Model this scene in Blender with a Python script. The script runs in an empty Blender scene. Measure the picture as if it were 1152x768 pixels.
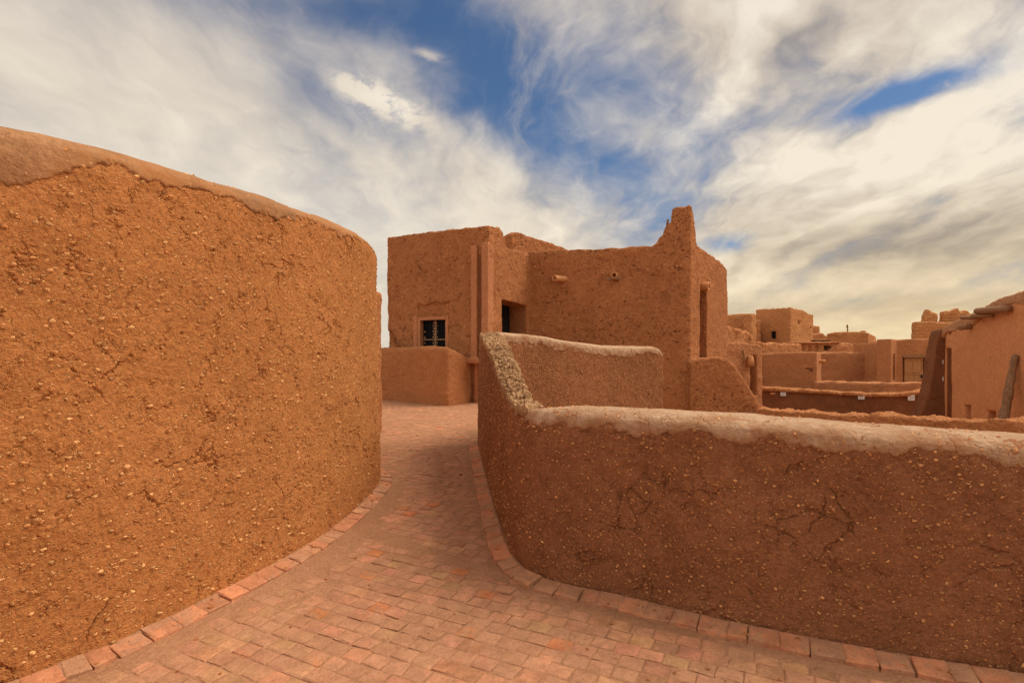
import bpy, bmesh, math, random
import numpy as np
from mathutils import Vector, Matrix

random.seed(7)
R = math.radians
S = bpy.context.scene
COL = S.collection

# ------------------------------------------------------------------ camera, sky, sun, exposure
CAM_Z, FPX, HOR = 1.6, 620.0, 405.0           # eye height, focal length and horizon of the photograph (1152 px wide)
cam = bpy.data.cameras.new('camera')
cam.lens = 36.0 * FPX / 1152.0
cam.sensor_width = 36.0
cam.shift_y = (HOR - 384.0) / 1152.0
cam.clip_start, cam.clip_end = 0.05, 3000
camo = bpy.data.objects.new('camera', cam)
camo.location = (0, 0, CAM_Z)
camo.rotation_euler = (R(90), 0, 0)
COL.objects.link(camo)
S.camera = camo

SUN_EL, SUN_AZ = R(51), R(76)                 # azimuth clockwise from +Y
sun = bpy.data.lights.new('sun', 'SUN')
sun.energy = 4.1
sun.angle = R(40)
sun.color = (1.0, 0.86, 0.68)
suno = bpy.data.objects.new('sun', sun)
sd = Vector((math.sin(SUN_AZ) * math.cos(SUN_EL), math.cos(SUN_AZ) * math.cos(SUN_EL), math.sin(SUN_EL)))
suno.rotation_euler = sd.to_track_quat('Z', 'Y').to_euler()
suno.location = sd * 50
COL.objects.link(suno)

S.view_settings.view_transform = 'Standard'
S.view_settings.look = 'None'
S.view_settings.gamma = 1
S.view_settings.exposure = -0.12
S.view_settings.use_curve_mapping = False
S.render.engine = 'CYCLES'
S.cycles.use_denoising = True
S.cycles.max_bounces = 6
S.cycles.diffuse_bounces = 3
S.cycles.use_adaptive_sampling = True
S.cycles.adaptive_threshold = 0.03


class NT:
    """small node-tree writer"""
    def __init__(s, tree):
        s.t = tree
        s.n = tree.nodes
    def new(s, typ, ins=None, **kw):
        nd = s.n.new(typ)
        for k, v in kw.items():
            setattr(nd, k, v)
        for k, v in (ins or {}).items():
            s.put(nd.inputs[k], v)
        return nd
    def put(s, sock, v):
        if isinstance(v, bpy.types.NodeSocket):
            s.t.links.new(v, sock)
        else:
            sock.default_value = v
    def m(s, op, a, b=None, c=None, clamp=False):
        nd = s.n.new('ShaderNodeMath')
        nd.operation = op
        nd.use_clamp = clamp
        for i, v in enumerate((a, b, c)):
            if v is not None:
                s.put(nd.inputs[i], v)
        return nd.outputs[0]
    def v(s, op, a, b=None, out=0):
        nd = s.n.new('ShaderNodeVectorMath')
        nd.operation = op
        s.put(nd.inputs[0], a)
        if b is not None:
            s.put(nd.inputs[3 if op == 'SCALE' else 1], b)
        return nd.outputs[out]
    def dot(s, a, b):
        return s.v('DOT_PRODUCT', a, b, out=1)
    def ss(s, x, lo, hi, a=0.0, b=1.0):
        nd = s.n.new('ShaderNodeMapRange')
        nd.interpolation_type = 'SMOOTHSTEP'
        for k, v in zip(('Value', 'From Min', 'From Max', 'To Min', 'To Max'), (x, lo, hi, a, b)):
            s.put(nd.inputs[k], v)
        return nd.outputs[0]
    def mix(s, f, a, b, blend='MIX'):
        nd = s.n.new('ShaderNodeMix')
        nd.data_type = 'RGBA'
        nd.blend_type = blend
        s.put(nd.inputs[0], f)
        s.put(nd.inputs[6], a if isinstance(a, bpy.types.NodeSocket) else (*a, 1))
        s.put(nd.inputs[7], b if isinstance(b, bpy.types.NodeSocket) else (*b, 1))
        return nd.outputs[2]
    def noise(s, vec, scale, detail=4, rough=0.55, dist=0.0, out=0):
        nd = s.new('ShaderNodeTexNoise', {'Vector': vec, 'Scale': scale, 'Detail': detail, 'Roughness': rough, 'Distortion': dist})
        return nd.outputs[out]


def pdir(px, py):
    return Vector(((px - 576) / FPX, 1, (HOR - py) / FPX)).normalized()


SKY_TINT = (0.60, 0.74, 0.86)
CLOUD_GAIN = 10.9


def build_world():
    w = bpy.data.worlds.new('World')
    S.world = w
    w.use_nodes = True
    T = NT(w.node_tree)
    T.n.clear()
    d = T.new('ShaderNodeTexCoord').outputs['Generated']
    sky = T.new('ShaderNodeTexSky', sky_type='NISHITA', sun_disc=False, sun_elevation=SUN_EL, sun_rotation=SUN_AZ,
                air_density=1.0, dust_density=0.6, ozone_density=3.0).outputs[0]
    sky = T.mix(1.0, sky, SKY_TINT, 'MULTIPLY')
    x, y, z = T.new('ShaderNodeSeparateXYZ', {0: d}).outputs
    # cloud deck coordinates: direction carried to a level sheet overhead
    zz = T.m('ADD', T.m('MAXIMUM', z, 0.0), 0.26)
    P = T.new('ShaderNodeCombineXYZ', {0: T.m('DIVIDE', x, zz), 1: T.m('DIVIDE', y, zz), 2: 0.0}).outputs[0]
    wv = T.noise(P, 1.1, 4, 0.6, out=1)
    Pw = T.v('ADD', P, T.v('SCALE', T.v('SUBTRACT', wv, (0.5, 0.5, 0.5)), 0.55))

    def field(off):
        q = T.v('ADD', Pw, off)
        r1 = T.new('ShaderNodeMapping', {'Vector': q, 'Rotation': (0, 0, R(-6)), 'Scale': (1.25, 0.5, 1)}).outputs[0]
        r2 = T.new('ShaderNodeMapping', {'Vector': q, 'Rotation': (0, 0, R(-14)), 'Scale': (1.1, 0.7, 1), 'Location': (4, 7, 0)}).outputs[0]
        a_ = T.noise(r1, 1.7, 8, 0.56)
        b_ = T.noise(r2, 4.6, 7, 0.56)
        return T.m('ADD', T.m('MULTIPLY', T.m('SUBTRACT', a_, 0.5), 1.75), T.m('ADD', T.m('MULTIPLY', T.m('SUBTRACT', b_, 0.5), 0.95), 0.5))

    N = N_raw = field((0, 0, 0))
    Ns = field((0.085, 0.03, 0))
    Nb = field((-0.05, -0.10, 0))
    amp = T.m('MULTIPLY', T.ss(x, -0.55, 0.1, 0.40, 1.0), T.ss(z, 0.02, 0.30, 0.45, 1.0))                                    # the veil on the left is smoother
    N = T.m('ADD', T.m('MULTIPLY', T.m('SUBTRACT', N, 0.5), amp), 0.5)
    big = T.noise(T.v('ADD', P, (11.0, 3.0, 0.0)), 0.8, 5, 0.55, 0.3)

    def blob(px, py, a, b, ang):
        c = pdir(px, py)
        t1 = (pdir(px + math.cos(R(ang)), py + math.sin(R(ang))) - c).normalized()
        t2 = c.cross(t1).normalized()
        k = 1.0 / (1 + ((px - 576) / FPX) ** 2 + ((HOR - py) / FPX) ** 2) ** 0.5
        u = T.m('DIVIDE', T.dot(d, tuple(t1)), a / FPX * k)
        v = T.m('DIVIDE', T.dot(d, tuple(t2)), b / FPX * k)
        r2 = T.m('ADD', T.m('MULTIPLY', u, u), T.m('MULTIPLY', v, v))
        f = T.m('POWER', 2.718, T.m('MULTIPLY', r2, -0.7))
        return T.m('MULTIPLY', f, T.m('GREATER_THAN', T.dot(d, tuple(c)), 0.0))

    def total(lst):
        g = None
        for (w_, *q) in lst:
            t = T.m('MULTIPLY', blob(*q), w_)
            g = t if g is None else T.m('ADD', g, t)
        return g

    # openings in the cloud deck (weight, place, size, tilt)
    G = total([(0.56, 515, 35, 120, 55, 28), (0.38, 590, 130, 85, 55, 20), (0.34, 665, 185, 105, 34, 28), (0.50, 385, 108, 85, 34, 28), (0.44, 290, 0, 160, 26, 8),
               (0.56, 1012, 106, 58, 14, -18), (0.16, 1100, 85, 40, 8, -14), (0.55, 822, 272, 36, 11, -15), (0.24, 660, 40, 60, 60, 0), (0.28, 750, 120, 70, 40, 30)])
    other = T.m('MULTIPLY', T.ss(big, 0.52, 0.70), T.ss(y, 0.0, -0.3))      # openings behind the viewer
    G = T.m('ADD', G, T.m('MULTIPLY', other, 0.8))
    small = total([(0.72, 436, 117, 40, 13, 24), (0.40, 405, 100, 22, 8, 20), (0.30, 482, 62, 16, 5, 15), (0.42, 1055, 97, 22, 4, -8)])
    small = T.m('MULTIPLY', small, T.ss(T.noise(Pw, 9.0, 6, 0.65), 0.40, 0.62, 0.25, 1.5))
    soft = T.ss(x, 0.1, 0.5, 0.46, 0.30)
    val = T.m('ADD', T.m('SUBTRACT', N, G), T.m('ADD', small, 0.30))
    cover = T.ss(val, T.m('SUBTRACT', 0.50, soft), T.m('ADD', 0.50, soft))
    wisp = T.new('ShaderNodeMapping', {'Vector': Pw, 'Rotation': (0, 0, R(-20)), 'Scale': (1.5, 0.45, 1), 'Location': (2, 9, 0)}).outputs[0]
    wisp = T.ss(T.noise(wisp, 3.2, 9, 0.62, 0.3), 0.44, 0.72, 0.0, 0.55)
    cover = T.m('ADD', cover, T.m('MULTIPLY', wisp, T.m('SUBTRACT', 1.0, cover)))
    # light on the cloud: bright towards the sun, grey in the thick parts
    lit = T.m('ADD', T.m('MULTIPLY', T.m('SUBTRACT', N_raw, Ns), 0.95), T.m('MULTIPLY', T.m('SUBTRACT', N_raw, Nb), 0.45))
    lit = T.m('MULTIPLY', lit, T.ss(z, 0.02, 0.38, 0.30, 1.0))
    right = T.ss(x, -0.25, 0.4, 0.30, 1.0)                                  # the veil on the left is smoother
    lum = T.m('ADD', T.m('MULTIPLY', lit, T.m('MULTIPLY', right, 0.8)), T.ss(x, -0.5, 0.2, 0.78, 0.72))
    lum = T.m('ADD', lum, T.m('MULTIPLY', T.m('SUBTRACT', N, 0.5), T.m('MULTIPLY', right, 0.35)))
    grey = total([(0.36, 1065, 270, 140, 34, -6), (0.24, 890, 240, 90, 40, 12), (0.10, 760, 40, 160, 45, 12), (0.10, 900, 350, 150, 12, -3), (0.10, 1090, 342, 90, 10, 0), (0.05, 1010, 20, 120, 30, -20)])
    bright = total([(0.20, 980, 170, 160, 40, -14), (0.16, 880, 205, 120, 40, 20), (0.14, 1110, 180, 90, 60, 0), (0.14, 430, 250, 200, 50, 12), (0.20, 960, 318, 160, 26, 0), (0.14, 980, 375, 160, 18, 0), (0.18, 1120, 40, 80, 40, -20), (0.2, 440, 118, 42, 12, 24)])
    lum = T.m('ADD', T.m('SUBTRACT', lum, grey), bright)
    lum = T.m('MINIMUM', T.m('MAXIMUM', lum, 0.0), 1.0)
    ramp = T.new('ShaderNodeValToRGB', {0: lum})
    cr = ramp.color_ramp
    cr.elements[0].position, cr.elements[0].color = 0.0, (0.25, 0.22, 0.20, 1)
    cr.elements[1].position, cr.elements[1].color = 1.0, (0.93, 0.83, 0.68, 1)
    for p, c in ((0.33, (0.41, 0.36, 0.31, 1)), (0.66, (0.68, 0.59, 0.48, 1))):
        e = cr.elements.new(p)
        e.color = c
    cl = ramp.outputs[0]
    # warm light near the horizon on the right
    low = T.m('MULTIPLY', T.ss(z, 0.30, 0.0), T.ss(x, -0.1, 0.6))
    cl = T.mix(low, cl, T.mix(1.0, cl, (1.02, 0.90, 0.66), 'MULTIPLY'))
    cl = T.mix(T.ss(z, 0.25, 0.6), cl, T.mix(1.0, cl, (0.95, 0.95, 0.99), 'MULTIPLY'))
    cl = T.v('SCALE', cl, CLOUD_GAIN)
    # extra cloud brightness added behind the viewer, out of view, to fill the facing walls
    cl = T.v('SCALE', cl, T.ss(T.m('ADD', y, T.m('MULTIPLY', x, 0.5)), 0.10, -0.75, 1.0, 1.6))
    out = T.mix(cover, sky, cl)
    bg = T.new('ShaderNodeBackground', {'Color': out, 'Strength': 0.1})
    o = T.new('ShaderNodeOutputWorld')
    w.node_tree.links.new(bg.outputs[0], o.inputs[0])


build_world()


# ------------------------------------------------------------------ numpy noise
def _hash(ix, iy, iz, seed):
    h = (ix.astype(np.int64) * 374761393 + iy.astype(np.int64) * 668265263 + iz.astype(np.int64) * 2147483647 + seed * 144665) & 0x7fffffff
    h = ((h ^ (h >> 13)) * 1274126177) & 0x7fffffff
    h = (h ^ (h >> 16)) & 0xffff
    return h / 65535.0


def vnoise(p, scale, seed=0, octaves=1, rough=0.5):
    """value noise in -1..1 for an (n,3) array"""
    tot = np.zeros(len(p)); amp = 1.0; norm = 0.0
    for o in range(octaves):
        q = p * scale
        i = np.floor(q).astype(np.int64)
        f = q - i
        f = f * f * (3 - 2 * f)
        r = 0
        for dx in (0, 1):
            for dy in (0, 1):
                for dz in (0, 1):
                    w = (f[:, 0] if dx else 1 - f[:, 0]) * (f[:, 1] if dy else 1 - f[:, 1]) * (f[:, 2] if dz else 1 - f[:, 2])
                    r = r + w * _hash(i[:, 0] + dx, i[:, 1] + dy, i[:, 2] + dz, seed + o * 17)
        tot += amp * (r * 2 - 1); norm += amp
        amp *= rough; scale *= 2.03
    return tot / norm


def smooth(a, b, x):
    t = np.clip((x - a) / (b - a), 0, 1)
    return t * t * (3 - 2 * t)


# ------------------------------------------------------------------ mesh helpers
def at(px, py, Y):
    return Vector(((px - 576) / FPX * Y, Y, CAM_Z + (HOR - py) / FPX * Y))


def path_z(y):
    return 0.04 * np.clip(y, -6, 15.0)


def set_co(me):
    """undisplaced position, so that relief and colour of one pebble stay together"""
    n = len(me.vertices)
    a = np.empty(n * 3, dtype=np.float32)
    me.vertices.foreach_get('co', a)
    at_ = me.attributes.new('co', 'FLOAT_VECTOR', 'POINT')
    at_.data.foreach_set('vector', a)


def get_verts(me):
    a = np.empty(len(me.vertices) * 3, dtype=np.float64)
    me.vertices.foreach_get('co', a)
    return a.reshape(-1, 3)


def put_verts(me, v):
    me.vertices.foreach_set('co', np.ascontiguousarray(v, dtype=np.float32).ravel())
    me.update()


def get_normals(me):
    a = np.empty(len(me.vertices) * 3, dtype=np.float32)
    me.vertex_normals.foreach_get('vector', a)
    return a.reshape(-1, 3).astype(np.float64)


def link(name, me, mat=None, parent=None, smooth_=True):
    o = bpy.data.objects.new(name, me)
    COL.objects.link(o)
    if mat:
        me.materials.clear(); me.materials.append(mat)
    if smooth_:
        me.polygons.foreach_set('use_smooth', np.ones(len(me.polygons), dtype=bool))
    if 'co' not in me.attributes:
        set_co(me)
    if parent:
        o.parent = parent
        o.matrix_parent_inverse = parent.matrix_world.inverted() if parent.type != 'EMPTY' else Matrix.Translation(-parent.location)
    return o


def thing(name, label, cat, loc=(0, 0, 0), group=None):
    o = bpy.data.objects.new(name, None)
    o.empty_display_size = 0.2
    o.location = loc
    COL.objects.link(o)
    tag(o, label, cat, group)
    return o


def tag(o, label, cat, group=None):
    o['label'] = label
    o['kind'] = 'thing'
    o['category'] = cat
    if group:
        o['group'] = group
    return o


class MB:
    """collects simple shapes; build() links them as one mesh object"""
    def __init__(s):
        s.v = []; s.f = []
    def add(s, vs, fs):
        k = len(s.v)
        s.v += [tuple(v) for v in vs]
        s.f += [tuple(i + k for i in f) for f in fs]
    def box(s, c, size, ex=(1, 0, 0), ey=(0, 1, 0), ez=(0, 0, 1)):
        c = Vector(c); ex, ey, ez = (Vector(e).normalized() for e in (ex, ey, ez))
        hx, hy, hz = (q / 2 for q in size)
        vs = [c + ex * hx * a + ey * hy * b + ez * hz * d for d in (-1, 1) for b in (-1, 1) for a in (-1, 1)]
        s.add(vs, [(0, 2, 3, 1), (4, 5, 7, 6), (0, 1, 5, 4), (2, 6, 7, 3), (0, 4, 6, 2), (1, 3, 7, 5)])
    def tube(s, pts, rad, seg=12, cap=True, wob=0.0, inner=None):
        pts = [Vector(p) for p in pts]
        rings = []
        n = len(pts)
        up = Vector((0.13, 0.2, 0.97))
        for i, p in enumerate(pts):
            t = (pts[min(i + 1, n - 1)] - pts[max(i - 1, 0)]).normalized()
            a = t.cross(up).normalized(); b = t.cross(a).normalized()
            r = rad[i] if isinstance(rad, (list, tuple)) else rad
            rings.append([p + (a * math.cos(k * 2 * math.pi / seg) + b * math.sin(k * 2 * math.pi / seg)) * r * (1 + random.uniform(-wob, wob)) for k in range(seg)])
        vs = [v for r in rings for v in r]
        fs = []
        for i in range(n - 1):
            for k in range(seg):
                k2 = (k + 1) % seg
                fs.append((i * seg + k, i * seg + k2, (i + 1) * seg + k2, (i + 1) * seg + k))
        if cap:
            fs.append(tuple(range(seg - 1, -1, -1)))
            fs.append(tuple((n - 1) * seg + k for k in range(seg)))
        s.add(vs, fs)
    def mesh(s, name, bevel=0.0, segs=2):
        me = bpy.data.meshes.new(name)
        me.from_pydata(s.v, [], s.f)
        bm = bmesh.new(); bm.from_mesh(me)
        bmesh.ops.recalc_face_normals(bm, faces=bm.faces)
        if bevel:
            bmesh.ops.bevel(bm, geom=list(bm.edges), offset=bevel, segments=segs, affect='EDGES', profile=0.6)
        bm.to_mesh(me); bm.free()
        return me
    def build(s, name, mat, parent=None, bevel=0.0, smooth_=False):
        return link(name, s.mesh(name, bevel), mat, parent, smooth_)


def plane_pt(p0, p1, px, py):
    """where the ray through a picture point meets the upright plane on the line p0-p1: (s along the line, z)"""
    u = (px - 576) / FPX
    dx, dy = p1[0] - p0[0], p1[1] - p0[1]
    t = (u * p0[1] - p0[0]) / (dx - u * dy)
    L = math.hypot(dx, dy)
    Y = p0[1] + dy * t
    return t * L, CAM_Z + (HOR - py) / FPX * Y


def frame_of(p0, p1):
    d = Vector((p1[0] - p0[0], p1[1] - p0[1], 0)); L = d.length; d.normalize()
    n = Vector((d.y, -d.x, 0))                    # towards the viewer for a line running left to right
    return Vector((p0[0], p0[1], 0)), d, n, L


def slab(p0, p1, poly, t, out=0.0):
    """upright slab: poly in (s,z) on the face, pushed back by t from 'out' in front of the face"""
    o, d, n, L = frame_of(p0, p1)
    m = len(poly)
    vs = [o + d * s + Vector((0, 0, z)) + n * out for s, z in poly] + [o + d * s + Vector((0, 0, z)) + n * (out - t) for s, z in poly]
    fs = [tuple(range(m)), tuple(range(2 * m - 1, m - 1, -1))] + [(i, i + m, (i + 1) % m + m, (i + 1) % m) for i in range(m)]
    return [tuple(v) for v in vs], fs


def wall_slab(p0, p1, top_px, zb, t, out=0.0, ext0=0.0, ext1=0.0):
    """slab whose top runs through picture points"""
    pts = [plane_pt(p0, p1, a, b) for a, b in top_px]
    if ext0: pts = [(pts[0][0] - ext0, pts[0][1])] + pts
    if ext1: pts = pts + [(pts[-1][0] + ext1, pts[-1][1])]
    return slab(p0, p1, pts + [(pts[-1][0], zb), (pts[0][0], zb)], t, out)


def rect_cut(p0, p1, x0, y0, x1, y1, depth, out=0.15):
    a = plane_pt(p0, p1, x0, y0); b = plane_pt(p0, p1, x1, y1)
    s0, s1 = a[0], b[0]; z1 = (a[1]); z0 = b[1]
    return slab(p0, p1, [(s0, z0), (s0, z1), (s1, z1), (s1, z0)], depth + out, out)


def prism(plan, zb, zt):
    m = len(plan)
    zt = zt if isinstance(zt, (list, tuple)) else [zt] * m
    vs = [(x, y, zb) for x, y in plan] + [(p[0], p[1], z) for p, z in zip(plan, zt)]
    fs = [tuple(range(m - 1, -1, -1)), tuple(range(m, 2 * m))] + [(i, (i + 1) % m, (i + 1) % m + m, i + m) for i in range(m)]
    return vs, fs


def raw(vf):
    me = bpy.data.meshes.new('raw')
    me.from_pydata(vf[0], [], vf[1])
    bm = bmesh.new(); bm.from_mesh(me)
    bmesh.ops.recalc_face_normals(bm, faces=bm.faces)
    bmesh.ops.triangulate(bm, faces=[f for f in bm.faces if len(f.verts) > 4])
    bm.to_mesh(me); bm.free()
    return me


def evaluated(me, mods):
    o = bpy.data.objects.new('work', me)
    COL.objects.link(o)
    for typ, kw in mods:
        md = o.modifiers.new(typ, typ)
        for k, v in kw.items():
            setattr(md, k, v)
    dg = bpy.context.evaluated_depsgraph_get()
    res = bpy.data.meshes.new_from_object(o.evaluated_get(dg))
    bpy.data.objects.remove(o)
    return res


def adobe_mesh(solids, cuts=(), voxel=0.05, soft=3, rough=0.03, rscale=3.0, fine=0.012, seed=0, top=None, topamp=0.0):
    """solids and cuts -> one soft-edged mud mesh"""
    cutter = None
    if cuts:
        mb = MB()
        for vf in cuts: mb.add(*vf)
        cutter = bpy.data.objects.new('work_cut', raw((mb.v, mb.f)))
        COL.objects.link(cutter)
    mb = MB()
    for vf in solids:
        me = raw(vf)
        if cutter:
            me = evaluated(me, [('BOOLEAN', dict(operation='DIFFERENCE', object=cutter, solver='EXACT', use_self=True))])
        mb.add([v.co.copy() for v in me.vertices], [tuple(p.vertices) for p in me.polygons])
    if cutter:
        bpy.data.objects.remove(cutter)
    me = bpy.data.meshes.new('mud'); me.from_pydata(mb.v, [], mb.f)
    me = evaluated(me, [('REMESH', dict(mode='VOXEL', voxel_size=voxel, use_smooth_shade=True)),
                        ('SMOOTH', dict(factor=0.5, iterations=soft))])
    v = get_verts(me); n = get_normals(me)
    dsp = rough * vnoise(v, rscale, seed, 3) + fine * vnoise(v, rscale * 6, seed + 5, 2)
    v = v + n * dsp[:, None]
    if topamp:
        up = smooth(0.2, 0.8, n[:, 2])
        v[:, 2] += up * topamp * vnoise(v, 5.0, seed + 9, 3)
    put_verts(me, v)
    return me


def resample(pts, step):
    """smooth curve through pts (Catmull-Rom), even steps"""
    pts = np.array(pts, dtype=float)
    P = np.vstack([2 * pts[0] - pts[1], pts, 2 * pts[-1] - pts[-2]])
    out = []
    for i in range(1, len(P) - 2):
        for t in np.linspace(0, 1, 24, endpoint=False):
            a, b, c, d = P[i - 1], P[i], P[i + 1], P[i + 2]
            out.append(0.5 * ((2 * b) + (c - a) * t + (2 * a - 5 * b + 4 * c - d) * t * t + (3 * b - a - 3 * c + d) * t ** 3))
    out.append(P[-2])
    out = np.array(out)
    L = np.concatenate([[0], np.cumsum(np.linalg.norm(np.diff(out[:, :2], axis=0), axis=1))])
    s = np.arange(0, L[-1], step)
    return np.stack([np.interp(s, L, out[:, k]) for k in range(out.shape[1])], 1), s


def ribbon(path, thick, zb, ztop, side, batter=0.06, dome=0.12, nsec=9):
    """swept wall: path = foot line of the visible face (n,2); ztop (n,) crest height"""
    d = np.gradient(path, axis=0)
    d /= np.linalg.norm(d, axis=1)[:, None]
    n = np.stack([-d[:, 1], d[:, 0]], 1) * side    # into the wall
    vs = []; fs = []
    m = None
    for i in range(len(path)):
        t = thick[i]; zt = ztop[i]
        prof = [(0, zb), (batter * 0.5, (zb + zt) / 2), (batter, zt - dome)]
        for k in range(1, nsec):
            a = math.pi * (1 - k / nsec)
            c, s_ = math.cos(a), math.sin(a)
            u = (0.5 + 0.5 * math.copysign(abs(c) ** 0.8, c)) * (t - 2 * batter) + batter
            prof.append((u, zt - dome + dome * s_ ** 0.75))
        prof += [(t - batter, zt - dome), (t, zb)]
        m = len(prof)
        for u, z in prof:
            vs.append((path[i, 0] + n[i, 0] * u, path[i, 1] + n[i, 1] * u, z))
    N = len(path)
    for i in range(N - 1):
        for k in range(m):
            k2 = (k + 1) % m
            fs.append((i * m + k, (i + 1) * m + k, (i + 1) * m + k2, i * m + k2))
    fs.append(tuple(range(m)))
    fs.append(tuple((N - 1) * m + k for k in range(m - 1, -1, -1)))
    return vs, fs


# ------------------------------------------------------------------ materials
def mat_base(name, rough=0.95):
    m = bpy.data.materials.new(name)
    m.use_nodes = True
    T = NT(m.node_tree)
    T.n.clear()
    bs = T.new('ShaderNodeBsdfPrincipled', {'Roughness': rough, 'Specular IOR Level': 0.12})
    o = T.new('ShaderNodeOutputMaterial')
    m.node_tree.links.new(bs.outputs[0], o.inputs[0])
    return m, T, bs, o


def co(T):
    return T.new('ShaderNodeAttribute', attribute_name='co').outputs['Vector']


def mud(name, ca, cb, peb=0.0, peb_col=((0.62, 0.30, 0.12), (0.5, 0.22, 0.08)), pscale=30.0, pthr=0.5, crack=0.0, cscale=3.0, lump=0.012, grain=0.004,
        straw=0.0, k=1.0, true_disp=False, pits=0.0, courses=0.0, stain=None, edge=None, nick=0.0, nscale=1.0):
    """earth wall: ca/cb base colours, peb pebble relief in metres, crack relief, k scales the grain sizes"""
    m, T, bs, o = mat_base(name)
    c = co(T)
    n1 = T.noise(c, 0.9 * k, 5, 0.6)
    n2 = T.noise(c, 7 * k, 6, 0.65)
    n3 = T.noise(c, 55 * k, 5, 0.7)
    f = T.m('ADD', T.m('MULTIPLY', n1, 0.5), T.m('MULTIPLY', n2, 0.5))
    col = T.mix(T.ss(f, 0.36, 0.64), ca, cb)
    g = T.ss(n3, 0.25, 0.75, 0.80, 1.22)
    col = T.v('SCALE', col, g)
    h = T.m('MULTIPLY', T.m('SUBTRACT', n2, 0.5), lump * 2)
    h = T.m('ADD', h, T.m('MULTIPLY', T.m('SUBTRACT', n3, 0.5), grain * 2))
    n4 = T.noise(c, 22 * k, 4, 0.6)
    h = T.m('ADD', h, T.m('MULTIPLY', T.ss(n4, 0.35, 0.62), grain * 0.9))
    if straw:
        sv = T.new('ShaderNodeMapping', {'Vector': c, 'Rotation': (0.6, 0.5, 0.4), 'Scale': (1, 1, 5)}).outputs[0]
        s1 = T.noise(sv, 30 * k, 3, 0.6, 0.8)
        h = T.m('ADD', h, T.m('MULTIPLY', T.ss(s1, 0.56, 0.70), straw))
        h = T.m('SUBTRACT', h, T.m('MULTIPLY', T.ss(s1, 0.42, 0.30), straw))
    if courses:
        zc = T.new('ShaderNodeSeparateXYZ', {0: c}).outputs[2]
        zc = T.m('ADD', zc, T.m('MULTIPLY', T.noise(c, 1.2, 2), 0.12))
        fr = T.m('FRACT', T.m('MULTIPLY', zc, 1 / 0.17))
        ln = T.ss(T.m('ABSOLUTE', T.m('SUBTRACT', fr, 0.5)), 0.36, 0.5)
        h = T.m('SUBTRACT', h, T.m('MULTIPLY', ln, courses))
    if peb:
        wv = T.v('ADD', c, T.v('SCALE', T.v('SUBTRACT', T.noise(c, 55 * k, 3, out=1), (0.5, 0.5, 0.5)), 0.022 / k))
        wv = T.new('ShaderNodeMapping', {'Vector': wv, 'Rotation': (0.5, 0.5, 0.2), 'Scale': (1, 0.8, 1.35)}).outputs[0]
        for q, (sc, th, amp) in enumerate(((pscale, pthr, 1.0), (pscale * 2.1, pthr + 0.04, 0.5))):
            vo = T.new('ShaderNodeTexVoronoi', {'Vector': T.v('ADD', wv, (q * 3.7, 1.3, 0.4 * q)), 'Scale': sc, 'Randomness': 1.0}, voronoi_dimensions='3D')
            rnd = T.new('ShaderNodeSeparateXYZ', {0: vo.outputs['Color']}).outputs
            patch = T.m('MULTIPLY', T.m('SUBTRACT', T.noise(c, 2.3, 3), 0.5), 0.5)
            rad = T.m('MULTIPLY', T.m('ADD', T.m('SUBTRACT', rnd[0], th), patch), 0.62 / max(1 - th, 0.1))
            rad = T.m('MINIMUM', T.m('MAXIMUM', rad, 0.0), 0.42)
            q_ = T.m('SUBTRACT', rad, vo.outputs['Distance'])
            mask = T.ss(q_, 0.0, 0.06)
            domeh = T.ss(q_, 0.0, 0.22)
            pc = T.mix(T.ss(rnd[1], 0.1, 0.95), peb_col[1], peb_col[0])
            pc = T.v('SCALE', pc, T.ss(rnd[2], 0.0, 1.0, 0.7, 1.25))
            col = T.mix(T.m('MULTIPLY', mask, 0.85), col, pc)
            h = T.m('ADD', h, T.m('MULTIPLY', domeh, peb * amp))
            # small hollow around each stone
            ring = T.m('MULTIPLY', T.ss(q_, -0.09, -0.01), T.m('SUBTRACT', 1.0, mask))
            ring = T.m('MULTIPLY', ring, T.m('GREATER_THAN', rad, 0.02))
            h = T.m('SUBTRACT', h, T.m('MULTIPLY', ring, peb * amp * 0.35))
    if crack:
        wc = T.v('ADD', c, T.v('SCALE', T.v('SUBTRACT', T.noise(c, cscale * 2.2, 4, 0.65, out=1), (0.5, 0.5, 0.5)), 0.55 / cscale))
        for q, sc in enumerate((cscale, cscale * 2.7)):
            ve = T.new('ShaderNodeTexVoronoi', {'Vector': T.v('ADD', wc, (q * 1.9, 0, 0)), 'Scale': sc}, feature='DISTANCE_TO_EDGE').outputs['Distance']
            gate = T.ss(T.noise(T.v('ADD', c, (q * 5.0, 2.0, 7.0)), cscale * 0.9, 3, 0.6), 0.53, 0.66)
            line = T.m('MULTIPLY', T.ss(ve, 0.03 if q == 0 else 0.05, 0.0), gate)
            h = T.m('SUBTRACT', h, T.m('MULTIPLY', line, crack * (1.0 if q == 0 else 0.7)))
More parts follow.
